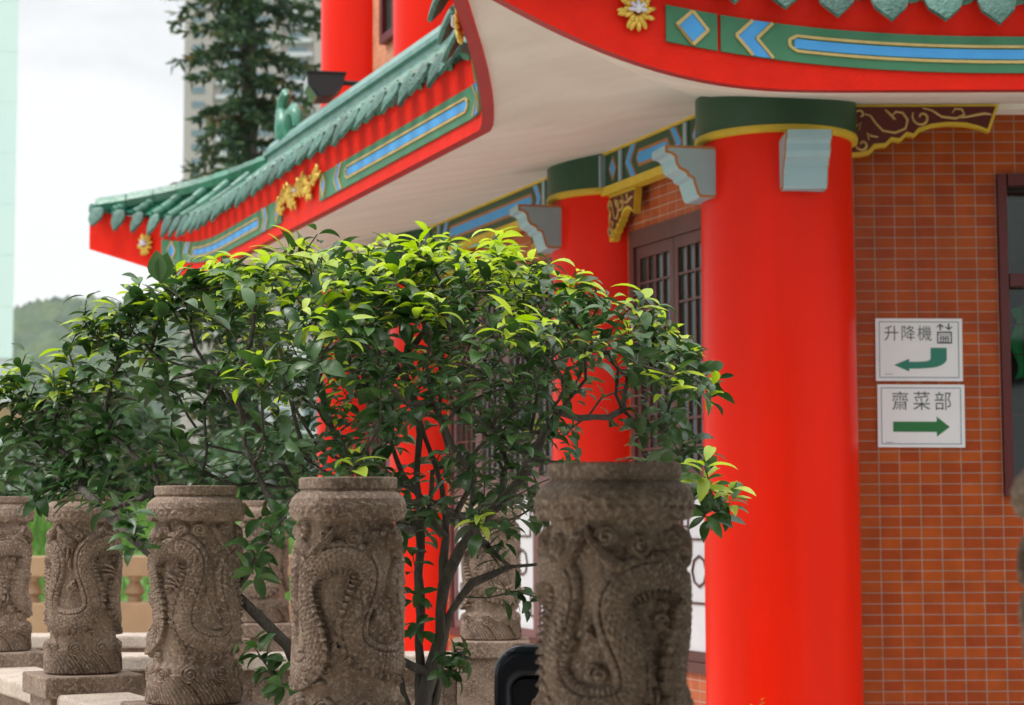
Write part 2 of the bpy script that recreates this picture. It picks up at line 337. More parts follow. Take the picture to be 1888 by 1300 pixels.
# apartment tower
def tower():
    root = empty('apartment_tower', (-53, 400, 0), 0, 'tall pale beige apartment tower with blue grey windows behind the conifer', 'tower')
    w = MB(); w.box(-15, -9, 0, 16, 0, 130).box(-9, -2, 1.6, 17, 0, 130).box(-2, 5, .2, 16, 0, 130).box(5, 12, 1.8, 17, 0, 130).box(12, 19, 0, 16, 0, 130)
    w.build('wall', M['tower'], root)
    for x0, x1, y0 in ((-14, -10, 0), (-8, -3, 1.6), (-.8, 3.8, .2), (6, 11, 1.8), (13, 18, 0)):
        for k in range(20):
            z = 63+k*3.0
            if z > 124: break
            MB().box(x0+.6, x1-.6, y0-.12, y0+.02, z, z+1.35).build('window', M['towerw'], root)
    for k in range(20):
        z = 62+k*3.0; MB().box(-8.6, -2.4, .6, 1.6, z, z+.9).box(5.4, 11.6, .8, 1.8, z, z+.9).build('balcony', M['pale'], root)
tower()
r_ = empty('glass_tower', (-30.8, 120, 0), R(15), 'pale cyan clad building at the far left edge with white lower floors', 'building')
q = MB()
for k in range(14): q.box(-9, 0, 0, 12, 11.6+k*3.2, 14.785+k*3.2)
q.build('cladding', M['cyan'], r_)
MB().box(-8.96, -.04, .04, 11.9, 0, 11.6).build('base', M['pale'], r_)
r_ = empty('far_building', (-15.5, 150, 0), 0, 'distant whitish low building seen through the middle of the bush', 'building')
MB().box(-6, 2, 0, 10, 0, 15).box(-1, 4.5, -1, 9, 0, 11).build('wall', M['pale'], r_)
for k in range(4):
    for j in range(3): MB().box(-5+j*2.3, -3.6+j*2.3 if j < 1 else -3.9+j*2.3, -.12 if j < 2 else -1.1, .02, 3+k*2.8, 4.5+k*2.8).build('window', M['towerw'], r_)
r_ = empty('concrete_footbridge', (-17, 62, 0), 0, 'tan concrete footbridge deck on piers beyond the left end of the bush', 'footbridge')
MB().box(-10, 3.6, 0, 3, 4.55, 5.35).build('deck', M['tan'], r_)
MB().box(-1.6, -.6, .8, 2, 0, 4.55).build('pier', M['tan'], r_); MB().box(2.2, 3.2, .8, 2, 0, 4.55).build('pier', M['tan'], r_)

def shrub(name, c, rad, n, m, label, cat, size=.12, group=None, seed=1):
    r = np.random.default_rng(seed); V = []; F = []
    root = empty(name, (c[0], c[1], 0), 0, label, cat, group)
    lobes = [(r.uniform(-.6, .6)*rad[0], r.uniform(-.6, .6)*rad[1], c[2]+r.uniform(-.3, .55)*rad[2], r.uniform(.35, .6)) for _ in range(9)]
    for i in range(n):
        l = lobes[r.integers(len(lobes))]; d = r.normal(size=3); d /= np.linalg.norm(d); q = r.uniform(.75, 1.08)
        p = np.array([l[0]+d[0]*rad[0]*l[3]*q, l[1]+d[1]*rad[1]*l[3]*q, l[2]+d[2]*rad[2]*l[3]*q])
        a = r.normal(size=3); a /= np.linalg.norm(a); bb = np.cross(a, r.normal(size=3)); bb /= np.linalg.norm(bb)
        k = len(V); s = size*r.uniform(.6, 1.3); V += [p-a*s, p+bb*s*.45, p+a*s, p-bb*s*.45]; F.append((k, k+1, k+2, k+3))
    npmesh('foliage', V, F, m, root, False)
    MB().tube([(0, 0, 0), (.05, 0, c[2]*.5), (-.05, .05, c[2])], [.09, .07, .03], 7).build('trunk', M['bark'], root)
shrub('far_shrub', (-6.3, 30, 2.2), (1.6, 1.2, 1.7), 5000, M['shrub'], 'blurred round green shrub at the far left on the grass bank', 'shrub', .14, 'shrubs on the grass bank', 2)
shrub('far_shrub', (-4.2, 31, 2.0), (1.1, 1.2, 1.1), 4500, M['shrub'], 'blurred green shrub on the grass bank behind the middle of the bush', 'shrub', .14, 'shrubs on the grass bank', 4)

# conifer
def conifer():
    root = empty('conifer_tree', (-4.75, 35, 0), 0, 'tall dark drooping conifer in front of the beige tower', 'tree')
    r = np.random.default_rng(9); V = []; F = []; V2 = []; F2 = []; tb = MB(); H = 17.
    tb.tube([(0, 0, 0), (.05, 0, 5), (-.03, 0, 10), (.02, 0, H)], [.2, .17, .14, .03], 9)
    z = 3.0
    while z < H-.5:
        nb = r.integers(5, 8)
        for _ in range(nb):
            az = r.uniform(0, 6.28); zz_ = r.uniform(-.5, .5)
            ln = r.uniform(.7, 1.15)*np.interp(z, [3, 6.5, 8, 9.2, 10.5, 11.5, 14, H], [1.1, 1.15, 1.05, .85, 1.35, 1.6, 1.3, .3])*(1.0 if r.random() < .8 else 1.25)
            pts = []; z0 = z+r.uniform(-.12, .12)
            for k in range(9):
                s = k/8; pts.append(np.array([math.cos(az)*ln*s, math.sin(az)*ln*s, z0+(.10+zz_*.5)*s*ln-(.42+zz_*.3)*ln*s*s+.14*ln*s**4]))
            tb.tube([tuple(p) for p in pts], [.028-.022*k/8 for k in range(9)], 4)
            brownish = r.random() < .05
            for k in range(1, 9):
                for _ in range(10):
                    p = pts[k]+(pts[k]-pts[k-1])*r.uniform(-1, .3); d = r.normal(size=3); d[2] = d[2]*.6-.25; d /= np.linalg.norm(d)
                    o_ = pts[k]-pts[k-1]; o_ /= np.linalg.norm(o_); d = d+o_*.8; d /= np.linalg.norm(d)
                    l = r.uniform(.12, .30); sd_ = np.cross(d, r.normal(size=3)); sd_ /= np.linalg.norm(sd_); wv = .036
                    for (VV, FF) in (((V2, F2) if (brownish or r.random() < .06) else (V, F)),):
                        i = len(VV); VV += [p, p+d*l*.5+sd_*wv, p+d*l, p+d*l*.5-sd_*wv]; FF.append((i, i+1, i+2, i+3))
        z += r.uniform(.20, .34)
    tb.build('trunk', M['bark'], root); npmesh('crown', V, F, M['needle'], root, False); npmesh('browning_twigs', V2, F2, M['brown'], root, False)
conifer()

# added roof and dark rear wall, out of view, that shade the near pillars
shade_add = empty('added_shade_roof', (1.6, 0, 0), 0, 'unseen low roof with dark rear wall, added over the camera to darken the near pillars', 'added shade roof')
MB().box(-3.6, 2.9, -4.6, 3.55, 2.76, 2.96).build('roof', M['room'], shade_add); MB().box(-3.6, 2.6, -4.8, -4.6, 0, 3.0).build('wall', M['room'], shade_add)

# ------------------------------------------------------------------ temple geometry
EY = EYE
d1 = Vector((-.371, .9286)); n1 = Vector((-.9286, -.371)); RC = .355
C1 = Vector((1.235, 9.0)); TC = [0, 1.789, 4.62, 6.409]           # column stations along the left facade
FC = 3.2045
def onF1(t, off): p = C1+d1*t+n1*off; return p                    # off measured outwards from the column axes
BEAM, WALL, EAVE = .20, .085, 1.389
S = 3.83; ZE = 3.35; FH = .37; ZS = 3.544
K = C1+d1*(FC-S)+n1*EAVE
disp_al, disp_n = .177, .575
S0 = 1.3
def gb(a, sharp=False): return max(0, 1-a/.86)**1.35 if sharp else max(0, 1-a/S0)**3.5
def gt(a, sharp=False): return max(0, 1-a/.95)**1.7 if sharp else max(0, 1-a/2.0)**2.4
# eaves: side 1 = left facade, side 2 = front facade, side 0 = the hidden far facade
n0 = Vector((n1.x*math.cos(2*0)-0, n1.y))
ang = math.atan2(n1.y, n1.x)-math.atan2(-1, 0)                    # turn between facades
def rot2(v, a): return Vector((v.x*math.cos(a)-v.y*math.sin(a), v.x*math.sin(a)+v.y*math.cos(a)))
CE1 = C1+d1*FC+n1*EAVE                                            # eave centre, left facade
CE2 = Vector((K.x+S, K.y))                                        # eave centre, front facade
def eave(side, s):
    """s from -S (corner nearest the camera) to S on the left facade; on the front facade from -S (that same corner) rightwards.
    returns bottom point xy, z bottom, z rise of top, outward normal"""
    if side == 1: c, d, n = CE1, d1, n1
    else: c, d, n = CE2, Vector((1, 0)), Vector((0, -1))
    def pos(s):
        a = S-abs(s); sg = 1 if s > 0 else -1; return c+d*s+((d*sg*disp_al+n*disp_n) if side == 1 else Vector((-.468, -.378)))*gb(a, side == 1 and s < 0)
    p = pos(s); e = .01; tvec = (pos(min(S, s+e))-pos(max(-S, s-e))).normalized()
    nn = Vector((tvec.y, -tvec.x)); nn = nn if nn.dot(n) > 0 else -nn
    a = S-abs(s); sh = side == 1 and s < 0; return p, ZE+(.44*max(0, 1-a/.86)**1.15 if sh else (.34*max(0, 1-a/1.3)**2.6 if side == 1 else .44*gb(a))), .26*gt(a, sh), nn
def epoint(side, s, h, out):
    """h = height above the straight fascia bottom; interpolates between bottom curve and top curve"""
    p, zb, rt, nn = eave(side, s)
    zt = ZE+h+rt
    if h < .02: z = zb+h
    else: z = max(zt, zb+.012+h*.25)
    q = p+nn*out; return (q.x, q.y, z)

temple = empty('temple_building', (0, 0, 0), 0, 'red, green and orange temple pavilion with upturned green tiled eaves', 'temple')

def srange(a, b, step=.06):
    n = max(2, int(abs(b-a)/step)+1); return [a+(b-a)*k/(n-1) for k in range(n)]
SL = [-S+ (2*S)*k/150 for k in range(151)]
def ribbon(mb, side, ss, h0, h1, o0, o1, h0b=None, h1b=None):
    """solid strip following the eave between heights h0..h1 and outward offsets o0..o1; h0b/h1b = heights at far end"""
    n = len(ss); vs = []
    for i, s in enumerate(ss):
        f = i/(n-1); a = h0 if h0b is None else h0+(h0b-h0)*f; c = h1 if h1b is None else h1+(h1b-h1)*f
        vs += [epoint(side, s, a, o0), epoint(side, s, a, o1), epoint(side, s, c, o1), epoint(side, s, c, o0)]
    fs = []
    for i in range(n-1):
        b0 = 4*i
        for k in range(4): fs.append((b0+k, b0+(k+1) % 4, b0+4+(k+1) % 4, b0+4+k))
    fs += [(3, 2, 1, 0), (4*n-4, 4*n-3, 4*n-2, 4*n-1)]
    mb.add(vs, fs)

def build_fascia(side):
    mb = MB(); SLx = SL if side == 1 else [s for s in SL if s < 3.0]
    vs = []; n = len(SLx)
    for s in SLx:
        vs += [epoint(side, s, 0, -.055), epoint(side, s, 0, 0), epoint(side, s, .045, 0), epoint(side, s, FH, 0), epoint(side, s, FH, -.055)]
    fs = []; ms = []
    for i in range(n-1):
        for k in range(5):
            fs.append((5*i+k, 5*i+(k+1) % 5, 5*i+5+(k+1) % 5, 5*i+5+k)); ms.append(1 if k == 0 else 0)
    for b0, rev in ((0, True), (5*(n-1), False)):
        f = tuple(range(b0, b0+5)); fs.append(f[::-1] if rev else f); ms.append(1)
    mb.add(vs, fs); mb.m = ms
    f = mb.build('fascia', [M['fascia'], M['darkred']], temple, smooth=30)
    f['label'] = 'long red fascia board receding along the left eave' if side == 1 else 'near red fascia board across the top right'
    HB0, HB1 = .066, .218; hm = (HB0+HB1)/2
    def panel(a, c):
        # a<c distances from the corner; symmetrical about the middle of the eave
        for sg in (-1, 1):
            if side == 2 and sg == 1: continue
            s0, s1 = sg*(S-a), sg*(S-c)
            p = MB(); ribbon(p, side, srange(s0, s1), HB0, HB1, .001, .012); p.build('painted_panel', M['green'], f)
    def strip(mbb, sg, pts, wdt, o0, o1):      # poly-line (dist from corner, height) as a flat strip
        for (a0, z0), (a1, z1) in zip(pts[:-1], pts[1:]):
            ln = math.hypot(a1-a0, z1-z0); nx, nz = -(z1-z0)/ln*wdt/2, (a1-a0)/ln*wdt/2
            m_ = max(1, int(ln/.08))
            for k in range(m_):
                f0, f1 = k/m_, (k+1)/m_
                q = []
                for ff, sn in ((f0, 1), (f0, -1), (f1, -1), (f1, 1)):
                    aa = a0+(a1-a0)*ff+sn*nx; zz = z0+(z1-z0)*ff+sn*nz; q.append((sg*(S-aa), zz))
                vs = [epoint(side, s_, z_, o1) for s_, z_ in q]+[epoint(side, s_, z_, o0) for s_, z_ in q]
                mbb.add(vs, [(0, 1, 2, 3), (7, 6, 5, 4), (0, 4, 5, 1), (1, 5, 6, 2), (2, 6, 7, 3), (3, 7, 4, 0)])
    def area(mbb, sg, quads, o0, o1):
        for quad in quads:
            vs = [epoint(side, sg*(S-a), z, o1) for a, z in quad]+[epoint(side, sg*(S-a), z, o0) for a, z in quad]
            n_ = len(quad); mbb.add(vs, [tuple(range(n_)), tuple(range(n_, 2*n_))[::-1]]+[(i, i+n_, (i+1) % n_+n_, (i+1) % n_) for i in range(n_)])
    # panels: first (diamond), second (chevron + long bar), then mirrored set near the middle
    A0, A1, B0 = (.455 if side == 1 else .53), .70, .712
    MID = S-.42
    panel(A0, A1); panel(B0, MID)
    for sg in ((-1, 1) if side == 1 else (-1,)):
        bl = MB(); go = MB()
        ac = (A0+A1)/2
        area(bl, sg, [[(ac-.045, hm), (ac, hm-.062), (ac+.045, hm), (ac, hm+.062)]], .012, .016)
        strip(go, sg, [(ac-.052, hm), (ac, hm-.07), (ac+.052, hm), (ac, hm+.07), (ac-.052, hm), (ac, hm-.07)], .012, .012, .021)
        # chevron pointing to the corner
        c0 = B0+.055
        for e, sgn in ((0, 1), (MID-.02-.13, -1)):
            if e == 0: x0, k = c0, 1
            else: x0, k = MID-.055-.30, -1
            if k == 1: X = lambda v: c0+v
            else: X = lambda v: MID-.055-.25-v
            area(bl, sg, [[(X(.0), hm), (X(.062), HB0+.002), (X(.13), HB0+.002), (X(.068), hm)], [(X(.0), hm), (X(.068), hm), (X(.13), HB1-.002), (X(.062), HB1-.002)]], .012, .0155)
            strip(go, sg, [(X(.062), HB0+.003), (X(0), hm), (X(.062), HB1-.003)], .012, .012, .021)
            strip(go, sg, [(X(.14), HB0+.003), (X(.078), hm), (X(.14), HB1-.003)], .012, .012, .021)
        b0_, b1_ = B0+.26, MID-.055-.27-.20
        ribbon(bl, side, srange(sg*(S-b0_-.02), sg*(S-b1_+.02)), hm-.020, hm+.020, .012, .016)
        strip(go, sg, [(b0_+.03, hm-.032), (b0_, hm-.013), (b0_, hm+.013), (b0_+.03, hm+.032)], .012, .012, .021)
        strip(go, sg, [(b1_-.03, hm-.032), (b1_, hm-.013), (b1_, hm+.013), (b1_-.03, hm+.032)], .012, .012, .021)
        ribbon(go, side, srange(sg*(S-b0_-.028), sg*(S-b1_+.028)), hm-.037, hm-.026, .012, .021)
        ribbon(go, side, srange(sg*(S-b0_-.028), sg*(S-b1_+.028)), hm+.026, hm+.037, .012, .021)
        dm = MID-.09
        area(bl, sg, [[(dm-.04, hm), (dm, hm-.055), (dm+.04, hm), (dm, hm+.055)]], .012, .016)
        strip(go, sg, [(dm-.046, hm), (dm, hm-.064), (dm+.046, hm), (dm, hm+.064), (dm-.046, hm)], .012, .012, .021)
        bl.build('blue_inlay', M['blue'], f); go.build('gold_outline', M['gold'], f)
    # gilt ornaments: lotus near the corners, spray in the middle
    def ornament(s, h, sc, wide=False):
        px, py, pz = epoint(side, s, h, .01); p_, zb, rt, nn = eave(side, s)
        rz = math.atan2(nn.y, nn.x)+math.pi/2
        mtx = Matrix.Translation((px, py, pz)) @ Matrix.Rotation(rz, 4, 'Z')
        gm = MB(); rr = random.Random(5)
        def petal(cx, cz, an, ln, wd, y0=-.012):
            st = len(gm.v); gm.blob((0, 0, 0), (ln/2, .011, wd/2), 8, 5)
            gm.xf(Matrix.Translation((cx+math.cos(an)*ln*.5, y0, cz+math.sin(an)*ln*.5)) @ Matrix.Rotation(-an, 4, 'Y'), st)
        if not wide:
            for k in range(14):
                an = 2*math.pi*k/14+rr.uniform(-.1, .1); petal(.35*sc*math.cos(an), .42*sc*math.sin(an), an+rr.uniform(-.4, .4), sc*.62, sc*.26)
            for k in range(12):
                an = 2*math.pi*(k+.5)/12; petal(.15*sc*math.cos(an), .2*sc*math.sin(an), an+.3, sc*.55, sc*.26, -.018)
        else:
            for q in range(170):
                t = rr.uniform(-1, 1); cx = t*.44; cz = .028*math.sin(t*9)+rr.uniform(-.04, .04)*(1.1-abs(t)*.5)
                petal(cx, cz, rr.uniform(0, 6.28), rr.uniform(.035, .065), .024, -.012-rr.uniform(0, .012))
        gm.xf(mtx); gobj = gm.build('gilt_flower', M['goldorn'], f, smooth=60)
        lm = MB(); s2 = sc*(1. if not wide else .7)
        for k in range(5):
            an = math.pi*(k+.0)/4; st = len(lm.v); lm.blob((0, 0, 0), (s2*.26, .012, s2*.10), 8, 5)
            lm.xf(Matrix.Translation((math.cos(an)*s2*.24, -.034, math.sin(an)*s2*.24-.02*sc)) @ Matrix.Rotation(-an, 4, 'Y'), st)
        lm.blob((0, -.036, .0), (s2*.16, .014, s2*.2), 8, 6); lm.xf(mtx); lm.build('lotus_bud', M['lotus'], f, smooth=60)
    for sg in ((-1, 1) if side == 1 else (-1,)): ornament(sg*(S-(.32 if side == 1 else .44)), .165, .088)
    if side == 1: ornament(0, .19, .06, True)
build_fascia(1); build_fascia(2)

# soffit: loft between wall line and fascia
def innerline(side, s):
    if side == 1:
        a0 = -S; f = (s+S)/(2*S); p0 = C1+d1*((C1.y-9.1)*0-.075)+n1*BEAM; p1 = C1+d1*(2*FC+.075)+n1*BEAM
        Ix = (-(n1.y*9.1)+(n1.dot(C1)+BEAM))/n1.x; I0 = Vector((Ix, 9.1)); tt = (I0-C1).dot(d1)
        return C1+d1*(tt+(2*FC-2*tt)*f)+n1*BEAM
    Ix = (-(n1.y*9.1)+(n1.dot(C1)+BEAM))/n1.x
    f = (s+S)/(2*S); return Vector((Ix+(CE2.x*2-K.x-Ix*1.0-.8-Ix)*f+0*f, 9.1)) if False else Vector((Ix+(6.8-Ix)*f, 9.1))
sf = MB()
for side in (1, 2):
    J = 12; vs = []; SLx = SL if side == 1 else [s for s in SL if s < 3.0]
    for s in SLx:
        p, zb, rt, nn = eave(side, s); bis = Vector((-.56, -.83)); kk = max(0, 1-(s+S)/.3) if s < 0 else 0
        o_ = p-(nn*(1-kk)+bis*kk)*.045; i_ = innerline(side, s)
        for j in range(J+1):
            f = j/J; q = i_+(o_-i_)*f; z = ZS+(zb+.012-ZS)*(f**1.0*(1) if zb < ZE+.03 else (.25*f+.75*f**2.2)*(1 if zb > ZS else 1))
            lin = ZS+(zb+.012-ZS)*f; k = min(1, (zb-ZE)/.25) if zb > ZE else 0
            z = lin-k*.06*math.sin(math.pi*f)
            vs.append((q.x, q.y, z))
    n = len(SLx); sf.add(vs, [(i*(J+1)+j, (i+1)*(J+1)+j, (i+1)*(J+1)+j+1, i*(J+1)+j+1) for i in range(n-1) for j in range(J)])
sf.build('soffit', M['cream'], temple, smooth=50)

# roof slopes with barrel tiles, drip tiles, ridges
RW, RH = .52, .45
SR = 2.65
def roofpt(side, s, f, lift=0):
    p, zb, rt, nn = eave(side, s); base = n1 if side == 1 else Vector((0, -1))
    dd = d1 if side == 1 else Vector((1, 0)); c = CE1 if side == 1 else CE2
    u = max(0, (abs(s)-SR)/(S-SR)); sg = 1 if s > 0 else -1     # beyond the ridge end the rows run into the hip
    foot = c+dd*(s+sg*(disp_al if side == 1 else .468)*u**3)-base*(RW*(1-u)-(disp_n if side == 1 else .378)*.9*u**3)
    e = p+nn*.03; q = e+(foot-e)*f
    z0 = ZE+FH+rt-.0; z1 = (ZE+FH+RH)*(1-u)+(ZE+FH+.26)*u+.03*u*(1-u); z = z0+(z1-z0)*(f*.8+f*f*.2)
    return (q.x, q.y, z+lift)
roofs = []
for side in (1, 2):
    SLx = SL if side == 1 else [s for s in SL if s < 3.0]; J = 8; vs = []
    for s in SLx:
        for j in range(J+1): vs.append(roofpt(side, s, j/J))
    n = len(SLx); rb = MB().add(vs, [(i*(J+1)+j, (i+1)*(J+1)+j, (i+1)*(J+1)+j+1, i*(J+1)+j+1) for i in range(n-1) for j in range(J)])
    ro = rb.build('roof', M['tile'], temple, smooth=40); roofs.append(ro)
    bt = MB(); sp = .2185
    # stations at equal distances measured along the curved eave
    fine = [-S+2*S*k/600 for k in range(601)]; acc = [0.]
    for k in range(600): acc.append(acc[-1]+(Vector(epoint(side, fine[k+1], FH, 0))-Vector(epoint(side, fine[k], FH, 0))).length)
    def stations(off):
        L_ = acc[-1]; out_ = []; a = off
        while a < L_-.02: out_.append(float(np.interp(a, acc, fine))); a += sp
        return [q for q in out_ if side == 1 or q < 2.9]
    for s in stations(.05):
        # barrel row
        for j in range(3):
            f0, f1 = j/3, (j+1)/3; pts = [roofpt(side, s, f0+(f1-f0)*q/2, .018) for q in range(3)]
            bt.tube(pts, [.047, .046, .040], 10)
    bt.build('barrel_tiles', M['tile'], ro, smooth=50)
    # drip tiles
    dr = MB()
    for s in stations(.05+sp/2):
        p, zb, rt, nn = eave(side, s); out_ = p+nn*.085; zt = ZE+FH+rt+.012
        shape = [(-.070, .0), (-.077, -.050), (-.066, -.095), (-.038, -.125), (0, -.165), (.038, -.125), (.066, -.095), (.077, -.050), (.070, .0), (.045, .012), (0, .018), (-.045, .012)]
        cup = lambda x: .010*(1-(x/.078)**2)
        st = len(dr.v)
        NN = len(shape); front = []; 
        inner = [(x*.55, z*.6-.02) for x, z in shape]
        vs = [(x, -.012-cup(x), z) for x, z in shape]+[(x, .004-cup(x)*.6, z) for x, z in shape]+[(x, -.024-cup(x), z) for x, z in inner]+[(0, -.036, -.055)]
        fs = [(i, (i+1) % NN, 2*NN+(i+1) % NN, 2*NN+i) for i in range(NN)]+[(2*NN+i, 2*NN+(i+1) % NN, 3*NN) for i in range(NN)]
        fs += [(i, i+NN, (i+1) % NN+NN, (i+1) % NN) for i in range(NN)]+[tuple(range(NN, 2*NN))[::-1]]
        dr.add(vs, fs)
        # short spout behind the pendant back to the roof
        pts = [(-.075, .0), (0, .012), (.075, .0)]
        dr.add([(x, -.02, z+.0) for x, z in pts]+[(x, .12, z+.05) for x, z in pts]+[(x, -.02, z-.014) for x, z in pts]+[(x, .12, z+.036) for x, z in pts],
               [(0, 1, 4, 3), (1, 2, 5, 4), (6, 9, 10, 7), (7, 10, 11, 8), (0, 6, 7, 1), (1, 7, 8, 2), (0, 3, 9, 6), (2, 8, 11, 5)])
        rz = math.atan2(nn.y, nn.x)+math.pi/2
        mt = Matrix.Translation((out_.x, out_.y, zt)) @ Matrix.Rotation(rz+random.uniform(-.04, .04), 4, 'Z') @ Matrix.Rotation(R(-26+random.uniform(-6, 6)), 4, 'X')
        dr.xf(mt @ Matrix.Scale(.80 if side == 1 else 1., 4, (1, 0, 0)), st)
    dr.build('drip_tiles', M['tiled'], ro, smooth=40)
    # top ridge band against the upper storey
    rd = MB(); ss = [-SR/.97+(SR*2/.97)*k/40 for k in range(41)] if side == 1 else [-SR/.97+(SR+2.8)*k/30 for k in range(31)]
    dd = d1 if side == 1 else Vector((1, 0)); c = CE1 if side == 1 else CE2; nb_ = n1 if side == 1 else Vector((0, -1))
    prof = [(.05, -.05), (.05, .06), (.075, .07), (.075, .10), (.05, .12), (.02, .17), (-.05, .17), (-.06, -.05)]
    vs = []; zr = ZE+FH+RH
    for s in ss:
        for o_, z_ in prof:
            q = c+dd*s*.97-nb_*(RW-o_); vs.append((q.x, q.y, zr+z_))
    n_ = len(prof); fs = [(i*n_+k, i*n_+(k+1) % n_, (i+1)*n_+(k+1) % n_, (i+1)*n_+k) for i in range(len(ss)-1) for k in range(n_)]
    fs += [tuple(range(n_))[::-1], tuple(range((len(ss)-1)*n_, len(ss)*n_))]
    rd.add(vs, fs).build('ridge', M['tiler'], ro, smooth=25)
# hip ridge down to the far corner and to the near corner
def hip(side, sg):
    m_ = MB(); segs = 9
    for k in range(segs):
        f0, f1 = k/segs, (k+1)/segs-.006
        def P(f): return Vector(roofpt(side, sg*(SR+(S-SR)*(1-f*.0)*f), 1, .045))
        m_.tube([P(f0), P((f0+f1)/2), P(f1)], [.066, .067, .070], 8)
    m_.build('hip_ridge', M['tile'], roofs[side-1], smooth=20)
hip(1, 1); hip(1, -1)
# ridge-end ornament (scrolled dragon-fish shape)
def finial():
    q = CE1+d1*(SR-.35)-n1*(RW); z = ZE+FH+RH+.14; m_ = MB()
    pts = [(0, 0, 0), (.02, 0, .08), (-.02, 0, .16), (-.07, 0, .22), (-.05, 0, .29), (.02, 0, .33), (.06, 0, .30)]
    m_.tube(pts, [.08, .085, .07, .055, .05, .04, .02], 10)
    for k in range(7): m_.blob((-.06+.02*k, 0, .05+.015*math.sin(k*2.)), (.03, .045, .03), 8, 6)
    m_.tube([(.14, 0, -.02), (.13, 0, .07), (.19, 0, .15), (.27, 0, .16), (.33, 0, .11), (.34, 0, .03)], [.05, .06, .06, .055, .05, .04], 9)
    m_.xf(Matrix.Translation((q.x, q.y, z)) @ Matrix.Rotation(math.atan2(-d1.y, -d1.x), 4, 'Z')); m_.build('ridge_ornament', M['tile'], roofs[0], smooth=50)
finial()

# walls; local x runs along the facade, local y points inwards, z up
rz1 = math.atan2(d1.y, d1.x)+math.pi        # local +x = towards the camera end
def f1obj(mb, name, m, parent=temple, smooth=None, off=0.):
    p = C1+n1*off; return mb.build(name, m, parent, (p.x, p.y, 0), rz1, smooth)
# in this frame x = -t ; y = -off (inwards positive)
DOORS = [(.40, 1.39), (2.22, 4.19), (5.02, 6.01)]; DZ0, DZ1 = .85, at(1155, 433, 10.34).z
wl = MB(); ts = [0.]
def seg(t0, t1, z0, z1): wl.box(-t1, -t0, -WALL, .15, z0, z1)
tprev = 0.
for a, c in DOORS:
    seg(tprev, a, .5, ZS+.06); seg(a, c, .5, DZ0); seg(a, c, DZ1, ZS+.06); tprev = c
seg(tprev, TC[3], .5, ZS+.06)
o = f1obj(wl, 'wall', M['brick1']); o['label'] = 'brown tiled wall of the left facade'
WX0, WX1, WZ0, WZ1 = at(1843, 600, 9.2).x, 3.5, at(1850, 915, 9.2).z, at(1843, 322, 9.2).z
w2 = MB(); Y2 = 9.2
def seg2(x0, x1, z0, z1): w2.box(x0, x1, 0, .3, z0, z1)
x00 = C1.x+.05
seg2(x00, WX0, .5, ZS+.08); seg2(WX0, WX1, .5, WZ0); seg2(WX0, WX1, WZ1, ZS+.08); seg2(WX1, 7, .5, ZS+.08)
o = w2.build('wall', M['brick'], temple, (0, Y2, 0)); o['label'] = 'orange tiled front wall with pale grout'
pl = MB(); a_ = C1+n1*.42-d1*.2; b_ = C1+n1*.42+d1*(TC[3]+.3)
pl.prism([(a_.x, a_.y), (8, 8.62), (8, 14), (b_.x+3, b_.y+2), (b_.x, b_.y)], -.02, .5); pl.build('plinth', M['plinth'], temple)
# dim interior behind the glazing
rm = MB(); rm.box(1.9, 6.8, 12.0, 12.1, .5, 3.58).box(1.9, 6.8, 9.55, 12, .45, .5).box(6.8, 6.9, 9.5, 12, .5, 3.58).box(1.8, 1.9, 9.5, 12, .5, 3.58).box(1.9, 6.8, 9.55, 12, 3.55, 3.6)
rm.build('interior_wall', M['room'], temple)

